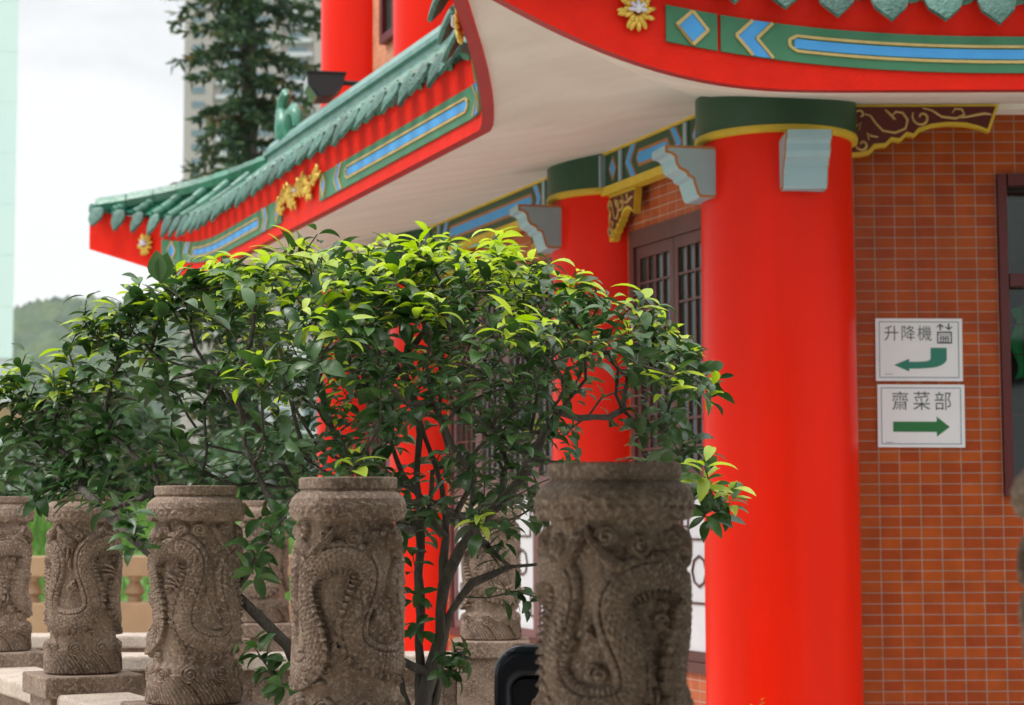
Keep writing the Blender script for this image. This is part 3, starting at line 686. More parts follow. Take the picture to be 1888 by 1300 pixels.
# painted frieze beam
def frieze():
    bm_ = MB(); h0, h1 = ZS-.185, ZS-.012
    bm_.box(-TC[3], 0, -BEAM, .02, h0, h1)
    f = f1obj(bm_, 'frieze_beam', M['dgreen'])
    ye = MB(); ye.box(-TC[3]-.1, .0, -BEAM-.014, -BEAM-.0005, h1-.002, ZS+.02).box(-TC[3]-.1, .0, -BEAM-.012, -BEAM+.06, h0-.045, h0-.001); 
    y_ = f1obj(ye, 'yellow_moulding', M['yellow'])
    bl = MB(); og = MB(); gs = MB(); hm = (h0+h1)/2
    def quad(mb, pts, y): mb.slab([(-p[0], p[1]) for p in pts][::-1], -BEAM-y, -BEAM-.0003)
    for a, c in ((TC[0]+RC*.75, TC[1]-RC*.75), (TC[1]+RC*.75, TC[2]-RC*.75), (TC[2]+RC*.75, TC[3]-RC*.75)):
        for t, k in ((a, 1), (c, -1)):
            X = lambda v: t+k*v
            gs.box(min(-X(0), -X(.05)), max(-X(0), -X(.05)), -BEAM-.03, -BEAM+.01, h0-.002, h1-.003)
            gs.box(min(-X(.235), -X(.27)), max(-X(.235), -X(.27)), -BEAM-.012, -BEAM+.01, h0+.001, h1-.004)
            xc = .143
            quad(og, [(X(xc-.05), hm), (X(xc), hm-.07), (X(xc+.05), hm), (X(xc), hm+.07)], .002)
            quad(bl, [(X(xc-.032), hm), (X(xc), hm-.048), (X(xc+.032), hm), (X(xc), hm+.048)], .004)
            for (mm, e, yy) in ((og, .014, .002), (bl, 0, .004)):
                quad(mm, [(X(.31-e), hm), (X(.375-e), h0+.003), (X(.425+e), h0+.003), (X(.36+e), hm)], yy)
                quad(mm, [(X(.31-e), hm), (X(.36+e), hm), (X(.425+e), h1-.004), (X(.375-e), h1-.004)], yy)
        b0, b1 = a+.46, c-.46
        if b1 > b0+.05:
            quad(og, [(b0-.03, hm), (b0, hm-.045), (b1, hm-.045), (b1+.03, hm), (b1, hm+.045), (b0, hm+.045)], .002)
            quad(bl, [(b0-.012, hm), (b0+.008, hm-.028), (b1-.008, hm-.028), (b1+.012, hm), (b1-.008, hm+.028), (b0+.008, hm+.028)], .004)
    for mb, nme, m in ((bl, 'blue_inlay', 'blue'), (og, 'ochre_outline', 'orange'), (gs, 'grey_blue_strip', 'slate')):
        o = mb.build(nme, M[m], f)
frieze()
# front beam strip above the front wall
MB().box(C1.x, 7, 9.08, 9.2, ZS-.03, ZS+.05).build('frieze_beam', M['cream'], temple)

# spandrel brackets with scroll work
def spiral(cx, cz, r0, turns, a0, sg=1, n=26):
    return [(cx+r0*(1-k/n*.85)*math.cos(a0+sg*turns*2*math.pi*k/n), cz+r0*(1-k/n*.85)*math.sin(a0+sg*turns*2*math.pi*k/n)) for k in range(n+1)]
def spandrel(sc, parent_loc, rz, mirror, label=None):
    g = -1 if mirror else 1
    outl = [(0, 0), (.645, 0), (.60, -.135), (.555, -.115), (.50, -.103), (.42, -.10), (.36, -.108), (.31, -.128), (.285, -.155), (.25, -.148), (.225, -.178), (.19, -.172), (.165, -.20), (.12, -.205), (.095, -.235), (.05, -.245), (0, -.245)]
    outl = [(x*sc, z) for x, z in outl]
    inn = [(.016, -.012), (.628*sc, -.012), (.592*sc, -.118), (.55*sc, -.10), (.50*sc, -.086), (.42*sc, -.083), (.355*sc, -.092), (.30*sc, -.112), (.28*sc, -.138), (.25*sc, -.130), (.22*sc, -.160), (.185*sc, -.154), (.16*sc, -.182), (.112*sc, -.186), (.088*sc, -.216), (.05*sc, -.226), (.016, -.226)]
    root = MB(); pts = [(g*x, z) for x, z in outl]
    if not mirror: pts = pts[::-1]
    root.slab(pts, -.02, .02); r_ = root.build('spandrel', M['yellow'], temple, parent_loc, rz)
    if label: r_['label'] = label
    p2 = [(g*x, z) for x, z in inn]
    if not mirror: p2 = p2[::-1]
    MB().slab(p2, -.0235, -.0203).build('maroon_field', M['maroon'], r_)
    t = MB()
    curves = [spiral(.062*sc, -.19, .036, 1.15, 2.2, 1), spiral(.055*sc, -.05, .034, .9, 4.2, -1), [(.075*sc, -.045), (.10*sc, -.055), (.12*sc, -.09), (.15*sc, -.125), (.20*sc, -.135), (.245*sc, -.115), (.255*sc, -.075), (.235*sc, -.04), (.205*sc, -.035), (.19*sc, -.055), (.205*sc, -.072)],
              [(.09*sc, -.17), (.085*sc, -.135), (.10*sc, -.15), (.13*sc, -.155)], spiral(.315*sc, -.062, .046, 1.1, 2.6, 1), [(.32*sc, -.018), (.36*sc, -.03), (.40*sc, -.06), (.46*sc, -.068), (.495*sc, -.05), (.485*sc, -.025), (.455*sc, -.022), (.445*sc, -.042)],
              [(.48*sc, -.066), (.53*sc, -.055), (.58*sc, -.045), (.61*sc, -.05)], [(.16*sc, -.025), (.18*sc, -.045), (.20*sc, -.072)], [(.03*sc, -.15), (.03*sc, -.11), (.06*sc, -.085), (.05*sc, -.12)]]
    for c in curves: t.tube([(g*x, -.025, z) for x, z in c], [.0035+.003*math.sin(math.pi*k/(len(c)-1)) for k in range(len(c))], 6)
    t.build('scroll_carving', M['gold'], r_, smooth=60)
spandrel(1.11, (C1.x+RC-.015, 9.05, ZS-.014), 0, False, 'yellow edged maroon spandrel with gold scrolls beside the front column')
for i, (a, c) in enumerate(((TC[0], TC[1]), (TC[1], TC[2]), (TC[2], TC[3]))):
    for t_, mir in ((a+RC*.86, True), (c-RC*.86, False)):
        p = C1+d1*t_+n1*(BEAM-.045); spandrel(.5 if i != 1 else .8, (p.x, p.y, ZS-.232), rz1, mir)

# brackets
prof_b = [(0, 0), (.25, 0), (.25, -.035), (.222, -.040), (.205, -.055), (.200, -.085), (.185, -.108), (.150, -.125), (.145, -.140), (.120, -.150), (.115, -.168), (.105, -.200), (.098, -.222), (.085, -.235), (0, -.235)]
def bracket(parent, nvec, ztop, shift=0.):
    ztop -= .055; p0 = nvec*(RC-.03)+Vector((shift, 0)); an = math.atan2(nvec.y, nvec.x); w_ = .10
    base = MB(); n = len(prof_b)
    def addprism(mb, pr, y0, y1):
        m_ = len(pr); vs = [(x, y0, z) for x, z in pr]+[(x, y1, z) for x, z in pr]
        mb.add(vs, [tuple(range(m_))[::-1], tuple(range(m_, 2*m_))]+[(i, (i+1) % m_, (i+1) % m_+m_, i+m_) for i in range(m_)])
    addprism(base, prof_b, -w_+.004, w_-.004)
    b_ = base.build('bracket', M['slatel'], parent, (p0.x, p0.y, ztop), an)
    # side cheeks with ochre outline
    ins = [(0, -.012), (.236, -.012), (.236, -.026), (.213, -.030), (.192, -.047), (.188, -.082), (.174, -.098), (.140, -.114), (.132, -.132), (.109, -.142), (.103, -.166), (.092, -.200), (.088, -.214), (.078, -.223), (0, -.223)]
    ck = MB(); ol = MB()
    for sg in (-1, 1):
        ck = MB(); ol = MB(); addprism(ol, prof_b, *sorted((sg*(w_-.004), sg*w_)))
        addprism(ck, ins, *sorted((sg*w_, sg*(w_+.003))))
        ol.build('ochre_edge', M['orange'], b_); ck.build('side_cheek', M['slate'], b_)

ZCB = ZS-.185
for i, t_ in enumerate(TC):
    c = C1+d1*t_
    cm = MB(); cm.lathe([(RC, .48), (RC, .55), (RC, 1.5), (RC*.995, 2.6), (RC*.985, ZCB+.02)], 96)
    co_ = cm.build('column', M['red'], temple, (c.x, c.y, 0), 0, 40)
    co_['label'] = ['thick glossy red corner column with blue grey brackets', 'second red column behind the corner one', 'third red column half hidden by the bush', 'farthest red column seen through the bush'][i]
    MB().lathe([(RC+.018, ZCB), (RC+.018, ZS+.0)], 96).build('green_collar', M['dgreen'], co_, smooth=40)
    MB().lathe([(RC+.012, ZCB-.034), (RC+.022, ZCB-.026), (RC+.024, ZCB-.012), (RC+.020, ZCB-.001)], 96).build('yellow_ring', M['yellow'], co_, smooth=40)
    bracket(co_, rot2(n1, R(-8)), ZCB-.012)
    if i == 0: bracket(co_, Vector((0, -1)), ZCB-.012, .07)

# doors
def door(t0, t1, n, label):
    d = empty('door', parent=temple); d['label'] = label; p = C1+n1*WALL; d.location = (p.x, p.y, 0); d.rotation_euler = (0, 0, rz1)
    fr = MB(); fr.box(-t1, -t1+.05, -.02, .06, DZ0, DZ1).box(-t0-.05, -t0, -.02, .06, DZ0, DZ1).box(-t1+.05, -t0-.05, -.02, .06, DZ1-.09, DZ1).box(-t1+.05, -t0-.05, -.02, .06, DZ0, DZ0+.05)
    fr.build('frame', M['door'], d)
    lw = (t1-t0-.10)/n; zr = 1.79
    for k in range(n):
        x0 = -t1+.05+k*lw+.003; x1 = x0+lw-.006; lf = MB(); z0, z1 = DZ0+.052, DZ1-.092
        lf.box(x0, x0+.045, -.005, .035, z0, z1).box(x1-.045, x1, -.005, .035, z0, z1).box(x0+.045, x1-.045, -.005, .035, z1-.06, z1).box(x0+.045, x1-.045, -.005, .035, z0, z0+.05).box(x0+.045, x1-.045, -.005, .035, zr-.06, zr+.06)
        l_ = lf.build('leaf', M['mauve'] if t0 > 2 else M['door'], d)
        a, b_ = x0+.045, x1-.045
        MB().box(a, b_, .012, .02, zr+.06, z1-.06).build('glass_pane', M['glass'], l_)
        MB().box(a, b_, .008, .02, z0+.05, zr-.06).build('white_panel', M['white'], l_)
        lt = MB(); nb = 4
        for q in range(1, nb): x = a+(b_-a)*q/nb; lt.box(x-.006, x+.006, .0, .0115, zr+.06, z1-.06)
        for zz in (zr+.16, zr+.30, z1-.34, z1-.20): lt.box(a, b_, -.003, -.0005, zz, zz+.012)
        # key-fret lattice over the white panel
        pz0, pz1 = z0+.05, zr-.06; H = pz1-pz0; mid = (a+b_)/2
        def bar(xa, xb, za, zb): lt.box(min(xa, xb)-.005, max(xa, xb)+.005, .0, .0076, min(za, zb)-.005, max(za, zb)+.005)
        for sx in (-1, 1):
            e = a if sx < 0 else b_; i_ = e-sx*.055*(-1 if sx < 0 else 1) if False else (a+.06 if sx < 0 else b_-.06)
            for base, dr_ in ((pz0, 1), (pz1, -1)):
                bar(i_, i_, base+dr_*.10*H, base+dr_*.30*H); bar(e, i_, base+dr_*.10*H, base+dr_*.10*H); bar(e, i_, base+dr_*.22*H, base+dr_*.22*H); bar(i_, mid, base+dr_*.30*H, base+dr_*.30*H)
        for q in range(8):
            a0 = q*math.pi/4; a1 = (q+1)*math.pi/4; r_ = .075
            lt.tube([(mid+r_*math.cos(a0), .003, (pz0+pz1)/2+r_*math.sin(a0)), (mid+r_*math.cos(a1), .003, (pz0+pz1)/2+r_*math.sin(a1))], .006, 6)
        lt.build('lattice', M['door'], l_)
for (a, c), n, lb in zip(DOORS, (2, 4, 2), ('dark red lattice door between the corner column and the second column', 'mauve framed doors with white lower panels behind the bush', 'lattice door beyond the third column')): door(a, c, n, lb)

# front window
wd = empty('window', (0, Y2, 0), parent=temple)
fm = MB(); fm.box(WX0+.001, WX0+.042, -.03, .12, WZ0+.001, WZ1-.001).box(WX0+.05, WX1-.05, -.028, .12, WZ1-.055, WZ1-.001).box(WX0+.05, WX1-.05, -.028, .12, WZ0+.001, WZ0+.04).box(WX1-.05, WX1-.001, -.03, .12, WZ0+.001, WZ1-.001)
zm = at(1850, 517, 9.2).z; fm.box(WX0+.05, WX1-.05, -.02, .1, zm-.03, zm+.03).box(2.9, 2.95, -.024, .1, WZ0+.04, WZ1-.055)
fm.build('window_frame', M['wred'], wd)
MB().box(WX0+.05, WX1-.05, .05, .056, WZ0+.04, zm-.03).build('glass_pane', M['clear'], wd); MB().box(WX0+.05, WX1-.05, .05, .056, zm+.03, WZ1-.055).build('glass_pane', M['clear'], wd)
gr = MB()
for y_ in (600, 655, 765, 815): z_ = at(1860, y_, 9.3).z; gr.box(WX0+.05, WX1-.05, .062, .068, z_-.003, z_+.003)
for k in range(7): x_ = WX0+.13+k*.16; gr.box(x_-.003, x_+.003, .069, .075, WZ0+.04, zm-.03)
gr.build('window_grille', M['wred'], wd)
# green cloth hanging inside
cl = MB(); nx, nz = 26, 20; vs = []; z0, z1 = at(1880, 700, 9.5).z, at(1880, 570, 9.5).z
for j in range(nz+1):
    for i in range(nx+1):
        u, v = i/nx, j/nz; vs.append((2.455+u*.5+.02*math.sin(v*9)-(.02*(v > .85)), 9.5+.025*math.sin(u*26)*(1-.4*v), z0+(z1-z0)*v+.02*math.sin(u*9)))
cl.add(vs, [(j*(nx+1)+i, j*(nx+1)+i+1, (j+1)*(nx+1)+i+1, (j+1)*(nx+1)+i) for j in range(nz) for i in range(nx)])
co_ = cl.build('green_cloth', M['cloth'], None, smooth=180); tag(co_, 'bright green cloth hanging inside the window at the right edge', 'cloth')
sm = co_.modifiers.new('thick', 'SOLIDIFY'); sm.thickness = .006

# upper storey
uw = MB(); uw.box(-TC[3], 0, -WALL+.05, .3, ZE+FH+RH-.2, 7.5); o = f1obj(uw, 'wall', M['bricku']); o['label'] = 'pale orange tiled wall of the upper storey'
for i in (0, 1, 2, 3):
    c = C1+d1*TC[i]; q = MB().lathe([(RC-.02, 3.7), (RC-.02, 7.6)], 72).build('column', M['red'], temple, (c.x, c.y, 0), 0, 40)
    q['label'] = 'red column of the upper storey'
def upwin(t0, t1, z0):
    d = empty('window', parent=temple); p = C1+n1*WALL; d.location = (p.x, p.y, 0); d.rotation_euler = (0, 0, rz1)
    MB().box(-t1, -t0, -.005, .06, z0, z0+.06).box(-t1, -t1+.07, -.006, .06, z0+.06, 7.4).box(-t0-.07, -t0, -.006, .06, z0+.06, 7.4).box(-(t0+t1)/2-.02, -(t0+t1)/2+.02, .0, .06, z0+.06, 7.4).build('window_frame', M['wred'], d)
    MB().box(-t1+.07, -t0-.07, .03, .05, z0+.06, 7.4).build('glass_pane', M['glass'], d)
upwin(5.1, 5.75, at(710, 88, 14.4).z); upwin(2.5, 3.9, at(710, 88, 14.4).z); upwin(.5, 1.2, at(710, 88, 14.4).z)

# floodlight fixed on the upper column
fl = empty('floodlight', (0, 0, 0), 0, 'black floodlight on an arm above the left roof ridge', 'floodlight')
p = at(592, 163, 12.9)
hb = MB(); hb.slab([(-.10, .075), (.145, .075), (.145, .055), (.13, -.01), (.07, -.07), (-.02, -.08), (-.09, .0)], -.13, .13)
hb.build('housing', M['blackm'], fl, p, R(12)); 
MB().slab([(-.112, .088), (.155, .088), (.155, .076), (-.112, .076)], -.14, .14).build('visor', M['blackm'], fl, p, R(12))
MB().slab([(-.108, .06), (-.101, .07), (-.092, .0), (-.032, -.078), (-.042, -.084), (-.102, -.006)], -.12, .12).build('lens', M['glass'], fl, p, R(12))
MB().tube([(p.x+.1, p.y, p.z+.04), (p.x+.28, p.y+.05, p.z+.04), (-.33, 13.55, p.z+.02)], .018, 8).build('arm', M['blackm'], fl)

# ------------------------------------------------------------------ signs
def textmesh(s, size, m, parent, loc):
    cu = bpy.data.curves.new('lettering', 'FONT'); cu.body = s; cu.size = size; cu.align_x = 'LEFT'; cu.extrude = .0006; cu.offset = -size*.004
    to = bpy.data.objects.new('tmp', cu); col.objects.link(to); bpy.context.view_layer.update()
    me = bpy.data.meshes.new_from_object(to.evaluated_get(bpy.context.evaluated_depsgraph_get())); bpy.data.objects.remove(to)
    xs = [v.co.x for v in me.vertices]; ys = [v.co.y for v in me.vertices]
    cx, cy = (min(xs)+max(xs))/2, (min(ys)+max(ys))/2
    for v in me.vertices: v.co = Vector((v.co.x-cx, -v.co.z, v.co.y-cy))
    me.name = 'lettering'; me.materials.clear(); me.materials.append(m); o = bpy.data.objects.new('lettering', me); col.objects.link(o); o.location = loc; o.parent = parent
    return o, (max(xs)-min(xs), max(ys)-min(ys))
SW, SH = .411, .297
def frame_ring(mb, w_, h_, t_, y0, y1):
    mb.box(-w_, w_, y0, y1, h_-t_, h_).box(-w_, w_, y0, y1, -h_, -h_+t_).box(-w_, -w_+t_, y0, y1, -h_+t_, h_-t_).box(w_-t_, w_, y0, y1, -h_+t_, h_-t_)
def sign(px, py, label, kind):
    c = at(px, py, Y2-.006); s = empty('wall_sign', (c.x, Y2-.006, c.z), 0, label, 'sign', 'signs on the orange tiled wall')
    s.rotation_euler = (0, R(.45), 0)
    MB().box(-SW/2, SW/2, -.006, .0045, -SH/2, SH/2, .0015).build('board', M['sign'], s)
    fb = MB(); frame_ring(fb, SW/2-.017, SH/2-.015, .0035, -.0072, -.0061); fb.build('border', M['bord'], s)
    u = SW/680.  # sign units measured on the enlarged photo (680 wide, 500 high)
    def X(x): return (x-340)*u
    if kind == 0:
        def Z(y): return (253-y)*u
        for ch, cx, cy, hh in (('升', 125, 123, 118), ('降', 258, 123, 118), ('機', 385, 123, 118)):
            o, (w_, h_) = textmesh(ch, .07, M['ink'], s, (X(cx), -.0066, Z(cy))); k = hh*u/h_; o.scale = (k*.92, 1, k)
        ar = MB(); q = [(430, 238), (556, 238), (556, 330)]+[(556-150*(1-math.cos(a))*.98-4, 330+66*math.sin(a)) for a in (.35, .7, 1.05, 1.35)]+[(330, 402), (262, 402), (262, 424), (143, 374), (262, 324), (262, 348), (330, 348)]+[(430-70*(1-math.sin(a)), 322+24*math.cos(a)) for a in (.3, .7, 1.1, 1.4)]
        ar.slab([(X(x), Z(y)) for x, y in q][::-1], -.0072, -.0061); ar.build('arrow', M['sgreen'], s)
        pg = MB()
        def B(x0, y0, x1, y1, o=.0072): pg.box(X(x0), X(x1), -o, -.0061, Z(y1), Z(y0))
        B(482, 110, 598, 122); B(482, 193, 598, 205); B(482, 122, 492, 193); B(588, 122, 598, 193); B(492, 132, 588, 136, .0071)
        for xx in (507, 526, 545, 564): B(xx, 145, xx+9, 193, .0071); pg.slab([(X(xx-3), Z(170)), (X(xx+12), Z(170)), (X(xx+9), Z(143)), (X(xx), Z(143))], -.0069, -.0061)
        for cx, up in ((508, 1), (574, -1)):
            f = lambda y: 75-up*(y-75)*-1 if up == 1 else 75-(y-75)
            pts = [(cx-6, 100), (cx+6, 100), (cx+6, 66), (cx+27, 80), (cx+27, 70), (cx, 48), (cx-27, 70), (cx-27, 80), (cx-6, 66)]
            if up < 0: pts = [(x, 148-y) for x, y in pts][::-1]
            pg.slab([(X(x), Z(y)) for x, y in pts], -.0073, -.0061)
        pg.build('lift_pictogram', M['ink'], s)
        MB().box(X(70), X(130), -.0069, -.0061, Z(447), Z(443)).build('small_print', M['bord'], s)
    else:
        def Z(y): return (253-y)*u
        for ch, cx in (('齋', 178), ('菜', 345), ('部', 510)):
            o, (w_, h_) = textmesh(ch, .07, M['ink'], s, (X(cx), -.0066, Z(135))); k = 145*u/h_; o.scale = (k*.9, 1, k)
        ar = MB(); q = [(120, 298), (460, 298), (460, 258), (562, 338), (460, 415), (460, 378), (120, 378)]
        ar.slab([(X(x), Z(y)) for x, y in q][::-1], -.0072, -.0061); ar.build('arrow', M['sgreen2'], s)
        MB().box(X(60), X(125), -.0069, -.0061, Z(462), Z(458)).build('small_print', M['bord'], s)
sign(1694, 645, 'upper white sign with three characters, lift pictogram and bent teal arrow pointing left', 0)
sign(1698, 767, 'lower white sign with three characters and straight green arrow pointing right', 1)

# ------------------------------------------------------------------ carved dragon pillars
def carved_shaft():
    NU, NV = 640, 500; H = .535
    th = np.linspace(0, 2*np.pi, NU, endpoint=False); v = np.linspace(0, H, NV); TH, V = np.meshgrid(th, v)
    CIRC = .70; X = TH/(2*np.pi)*CIRC
    def dx(a, c): d = a-c; return (d+CIRC/2) % CIRC-CIRC/2
    # base radius profile
    zp = [0, .004, .02, .09, .105, .13, .25, .40, .440, .448, .456, .464, .478, .492, .502, .507, .510, .513, .532, .535]
    rp = [.106, .108, .108, .105, .101, .1005, .101, .101, .099, .099, .114, .120, .1225, .119, .110, .101, .098, .1035, .1035, .1010]
    base = np.interp(V, zp, rp)
    h = np.zeros_like(V)
    body = np.clip((V-.100)/.010, 0, 1)*np.clip((.449-V)/.006, 0, 1)
    rng = np.random.default_rng(21)
    # dragon: serpentine coils around the shaft
    wd = .0335; tau = np.linspace(0, 1, 420, endpoint=False); k = 3
    px = tau*CIRC-.040*np.sin(2*k*2*np.pi*tau+.15); pv = .268+.110*np.sin(k*2*np.pi*tau)+.012*np.sin(2*np.pi*tau*2+1)
    sl = np.concatenate([[0], np.cumsum(np.hypot(np.diff(px), np.diff(pv)))])
    best = np.full(V.shape, 9.); arc = np.zeros_like(V); sd = np.zeros_like(V)
    tx = np.gradient(px); tv = np.gradient(pv); nn = np.hypot(tx, tv); tx /= nn; tv /= nn
    for i in range(len(tau)):
        ddx = dx(X, px[i]); ddv = V-pv[i]; D = ddx**2+ddv**2; msk = D < best
        best[msk] = D[msk]; arc[msk] = (sl[i]+ddx*tx[i]+ddv*tv[i])[msk]; sd[msk] = (ddx*tv[i]-ddv*tx[i])[msk]
    q = np.clip(1-(np.sqrt(best)/wd)**2, 0, 1)
    hh = .0195*q**.42
    sc = .0095; row = np.floor(arc/sc); ay = arc/sc-row; ax = (sd/sc+.5*(row % 2)) % 1-.5
    hh += .0030*np.clip(1-(ax*ax*3.2+(ay-.25)**2*1.6), 0, 1)*np.clip(q*3, 0, 1)*(sd > -wd*.55)
    bel = (arc/.011) % 1; hh += .0035*(1-np.abs(bel-.5)*2)*(sd <= -wd*.55)*np.clip(q*3, 0, 1)
    hh -= .006*np.exp(-((sd+wd*.55)/.0022)**2)*np.clip(q*3, 0, 1)
    saw = (arc/.0135) % 1; e = np.sqrt(best)-wd*.93
    mane = (e > -.0065) & (e < .001+.006*(1-saw)) & (sd > 0)
    hh = np.where(mane, np.maximum(hh, .026*(.50+.50*(1-saw))), hh)
    h = np.maximum(h, hh*body); coil = (np.sqrt(best) < wd*1.12)
    # cloud curls in the gaps, bigger knots near the top
    for i in range(64):
        if i < 12: cx, cv, r = (i+.5)*CIRC/12+rng.uniform(-.012, .012), .418+rng.uniform(-.014, .010), rng.uniform(.017, .024)
        else: cx, cv, r = rng.uniform(0, CIRC), rng.uniform(.115, .40), rng.uniform(.011, .019)
        ddx = dx(X, cx); ddv = V-cv; rr = np.hypot(ddx, ddv*1.15); an = np.arctan2(ddv, ddx)
        m = np.clip(1-(rr/r)**8, 0, 1); sp = .5+.5*np.cos(2*np.pi*rr/.0105-an*rng.choice([-1, 1]))
        hh = (.010+.008*sp*np.clip(1.25-rr/r, 0, 1)+(.002 if i < 12 else 0))*m; h = np.where((m > .02) & (~coil if i >= 12 else True), np.maximum(h*(.75), hh*body), h)
    # legs, claws and whiskers
    for i in range(7):
        cx, cv = rng.uniform(0, CIRC), rng.uniform(.13, .36); a = rng.uniform(0, np.pi); L_ = rng.uniform(.018, .034)
        for dd_ in (-.011, 0, .011):
            ddx = dx(X, cx); ddv = V-cv; u = ddx*np.cos(a)+ddv*np.sin(a); w_ = -ddx*np.sin(a)+ddv*np.cos(a)-8*u*u-dd_*(1+u*22)
            hh = .021*np.clip(1-(w_/.0048)**2, 0, 1)**.5*np.clip(1-(u/L_)**4, 0, 1)**.5; h = np.where(coil, h, np.maximum(h, hh*body))
    # ribbed horns reaching up to the cap
    for cx, sg in ((.02, 1), (.075, 1), (.20, -1), (.27, 1), (.38, 1), (.43, -1), (.56, 1), (.62, -1)):
        ddx = dx(X, cx); ddv = V-.402; a = .82; u = sg*ddx*np.cos(a)+ddv*np.sin(a); w_ = -sg*ddx*np.sin(a)+ddv*np.cos(a)-2.5*u*u
        wid = .0095-.09*np.clip(u, -.05, .06); hh = (.021-.002*np.cos(w_*1500))*np.clip(1-(w_/wid)**4, 0, 1)**.5*np.clip(1-(u/.046)**6, 0, 1); h = np.maximum(h, hh*body)
    # waves at the foot
    nw = 9; lam = CIRC/nw; hw = np.zeros_like(V); topl = np.full(V.shape, .076)
    for k in range(nw):
        ddx = dx(X, (k+.5)*lam); topl = np.maximum(topl, .078+np.sqrt(np.clip(.0235**2-ddx**2, 0, 1)))
    wv = np.clip((topl-V)/.0035, 0, 1)*np.clip(V/.006, 0, 1)
    flow = X-1.35*(.1-V)+5*(.1-V)**2; st = (.5+.5*np.sin(2*np.pi*flow/.0111))**.8; envel = 1-((flow/lam+.12) % 1)
    hw = .002+.0062*st+.0095*envel
    for k in range(nw):
        ddx = dx(X, (k+.5)*lam); ddv = V-.078; rr = np.hypot(ddx, ddv); an = np.arctan2(ddv, ddx); m = (rr < .0225) & ((ddx < .004) | (ddv > -.004) | (rr < .012))
        sp = .5+.5*np.cos(2*np.pi*rr/.0085+an); hw = np.where(m, .0105+.0070*sp+.003*(rr < .006), hw)
    h = np.maximum(h, 0)+hw*wv
    # cap beads and scalloped edge
    bead = .5+.5*np.cos(2*np.pi*X/(CIRC/38)); h += .0055*bead*np.exp(-((V-.465)/.0055)**2)
    h += .0022*(.5+.5*np.cos(2*np.pi*X/(CIRC/26)+2*np.sin(V*300)))*np.exp(-((V-.478)/.007)**2)
    scal = np.abs(np.sin(np.pi*X/(CIRC/9))); h = np.where((V > .456-.009*scal) & (V < .464), np.maximum(h, .1215-base), h)
    # chipped irregularity
    n = noise2(X*60, V*60, 8, 4, 1.); h += .0011*n*np.clip(V/.01, 0, 1)+RNG.normal(0, .00022, V.shape)
    lipchip = np.clip(noise2(X*40, V*8, 12, 4, 1.)-.75, 0, 1); h -= .008*lipchip*np.clip((V-.508)/.004, 0, 1)
    rad = base+h*.86
    pw = 3.2; se = (np.abs(np.cos(TH))**pw+np.abs(np.sin(TH))**pw)**(-1/pw); se = se/se.mean()
    rad = rad*(1+(se-1)*.55)*.97
    P = np.stack([rad*np.cos(TH), rad*np.sin(TH), V], -1).reshape(-1, 3)
    I = np.arange(NU*NV).reshape(NV, NU); J = np.roll(I, -1, 1)
    Fc = np.stack([I[:-1], J[:-1], J[1:], I[1:]], -1).reshape(-1, 4)
    top = len(P); rt_ = P[-NU:]; ring2 = rt_.copy(); ring2[:, :2] *= .5; ring2[:, 2] -= .0; P = np.vstack([P, ring2, [[0, 0, H]]*1])
    a = np.arange(NU); l = I[-1]; F2 = np.stack([l, np.roll(l, -1), top+np.roll(a, -1), top+a], -1)
    F3 = np.stack([top+a, top+np.roll(a, -1), np.full(NU, top+NU), np.full(NU, top+NU)], -1)
    me_f = np.vstack([Fc, F2]); o = npmesh('carved_shaft', P[:-1], me_f, M['stone'], None, True)
    return o
ZB = 1.15
def make_post():
    root = empty('dragon_pillar'); sh = carved_shaft(); sh.parent = root; sh.location = (0, 0, ZB)
    # square cap stone and pedestal
    cp = MB(); cp.box(-.145, .145, -.145, .145, ZB-.062, ZB, .006); cp.build('cap_stone', M['stone'], root)
    MB().lathe([(.05, ZB+.533), (.098, ZB+.5335)], 40).build('top_face', M['stone'], root) if False else None
    pd = MB(); pd.box(-.125, .125, -.125, .125, .0, ZB-.062, .004); pd.box(-.14, .14, -.14, .14, 0, .16, .006); pd.build('pedestal', M['stone'], root)
    return root
rowang = math.atan2(.95, -.485)-math.pi/2
post0 = make_post()
POSTS = [(.668, 2.12, 2, 'nearest dark stone dragon pillar at the right edge, out of focus'),
         (.157, 3.03, 0, 'large dark carved stone pillar in front of the red corner column'),
         (-.335, 3.98, 1, 'brown carved stone pillar left of the tree trunk'),
         (-.79, 4.88, 2, 'carved stone dragon pillar third from the left in the near row'),
         (-1.28, 5.86, 3, 'carved stone pillar on a square cap, second from the left'),
         (-1.80, 6.87, 0, 'pale carved stone pillar cut by the left edge'),
         (-.083, 7.4, 1, 'pale carved pillar of the inner balustrade right of the tree trunk'),
         (-1.15, 7.4, 3, 'pillar of the inner balustrade hidden behind the third pillar'),
         (-1.105, 8.7, 2, 'far pale carved pillar seen through the bush between two near pillars')]
for i, (x, y, k, lb) in enumerate(POSTS):
    o = post0 if i == 0 else copy_tree(post0)
    o.location = (x, y, 0); o.rotation_euler = (0, 0, (rowang if i < 6 else 0)+0); 
    for ch in children(o):
        if ch.name.startswith('carved_shaft'): ch.rotation_euler = (0, 0, k*math.pi/2+(R(8) if i % 2 else R(-6)))
    tag(o, lb, 'stone pillar', 'dragon pillars of the near balustrade' if i < 6 else 'dragon pillars of the inner balustrade')

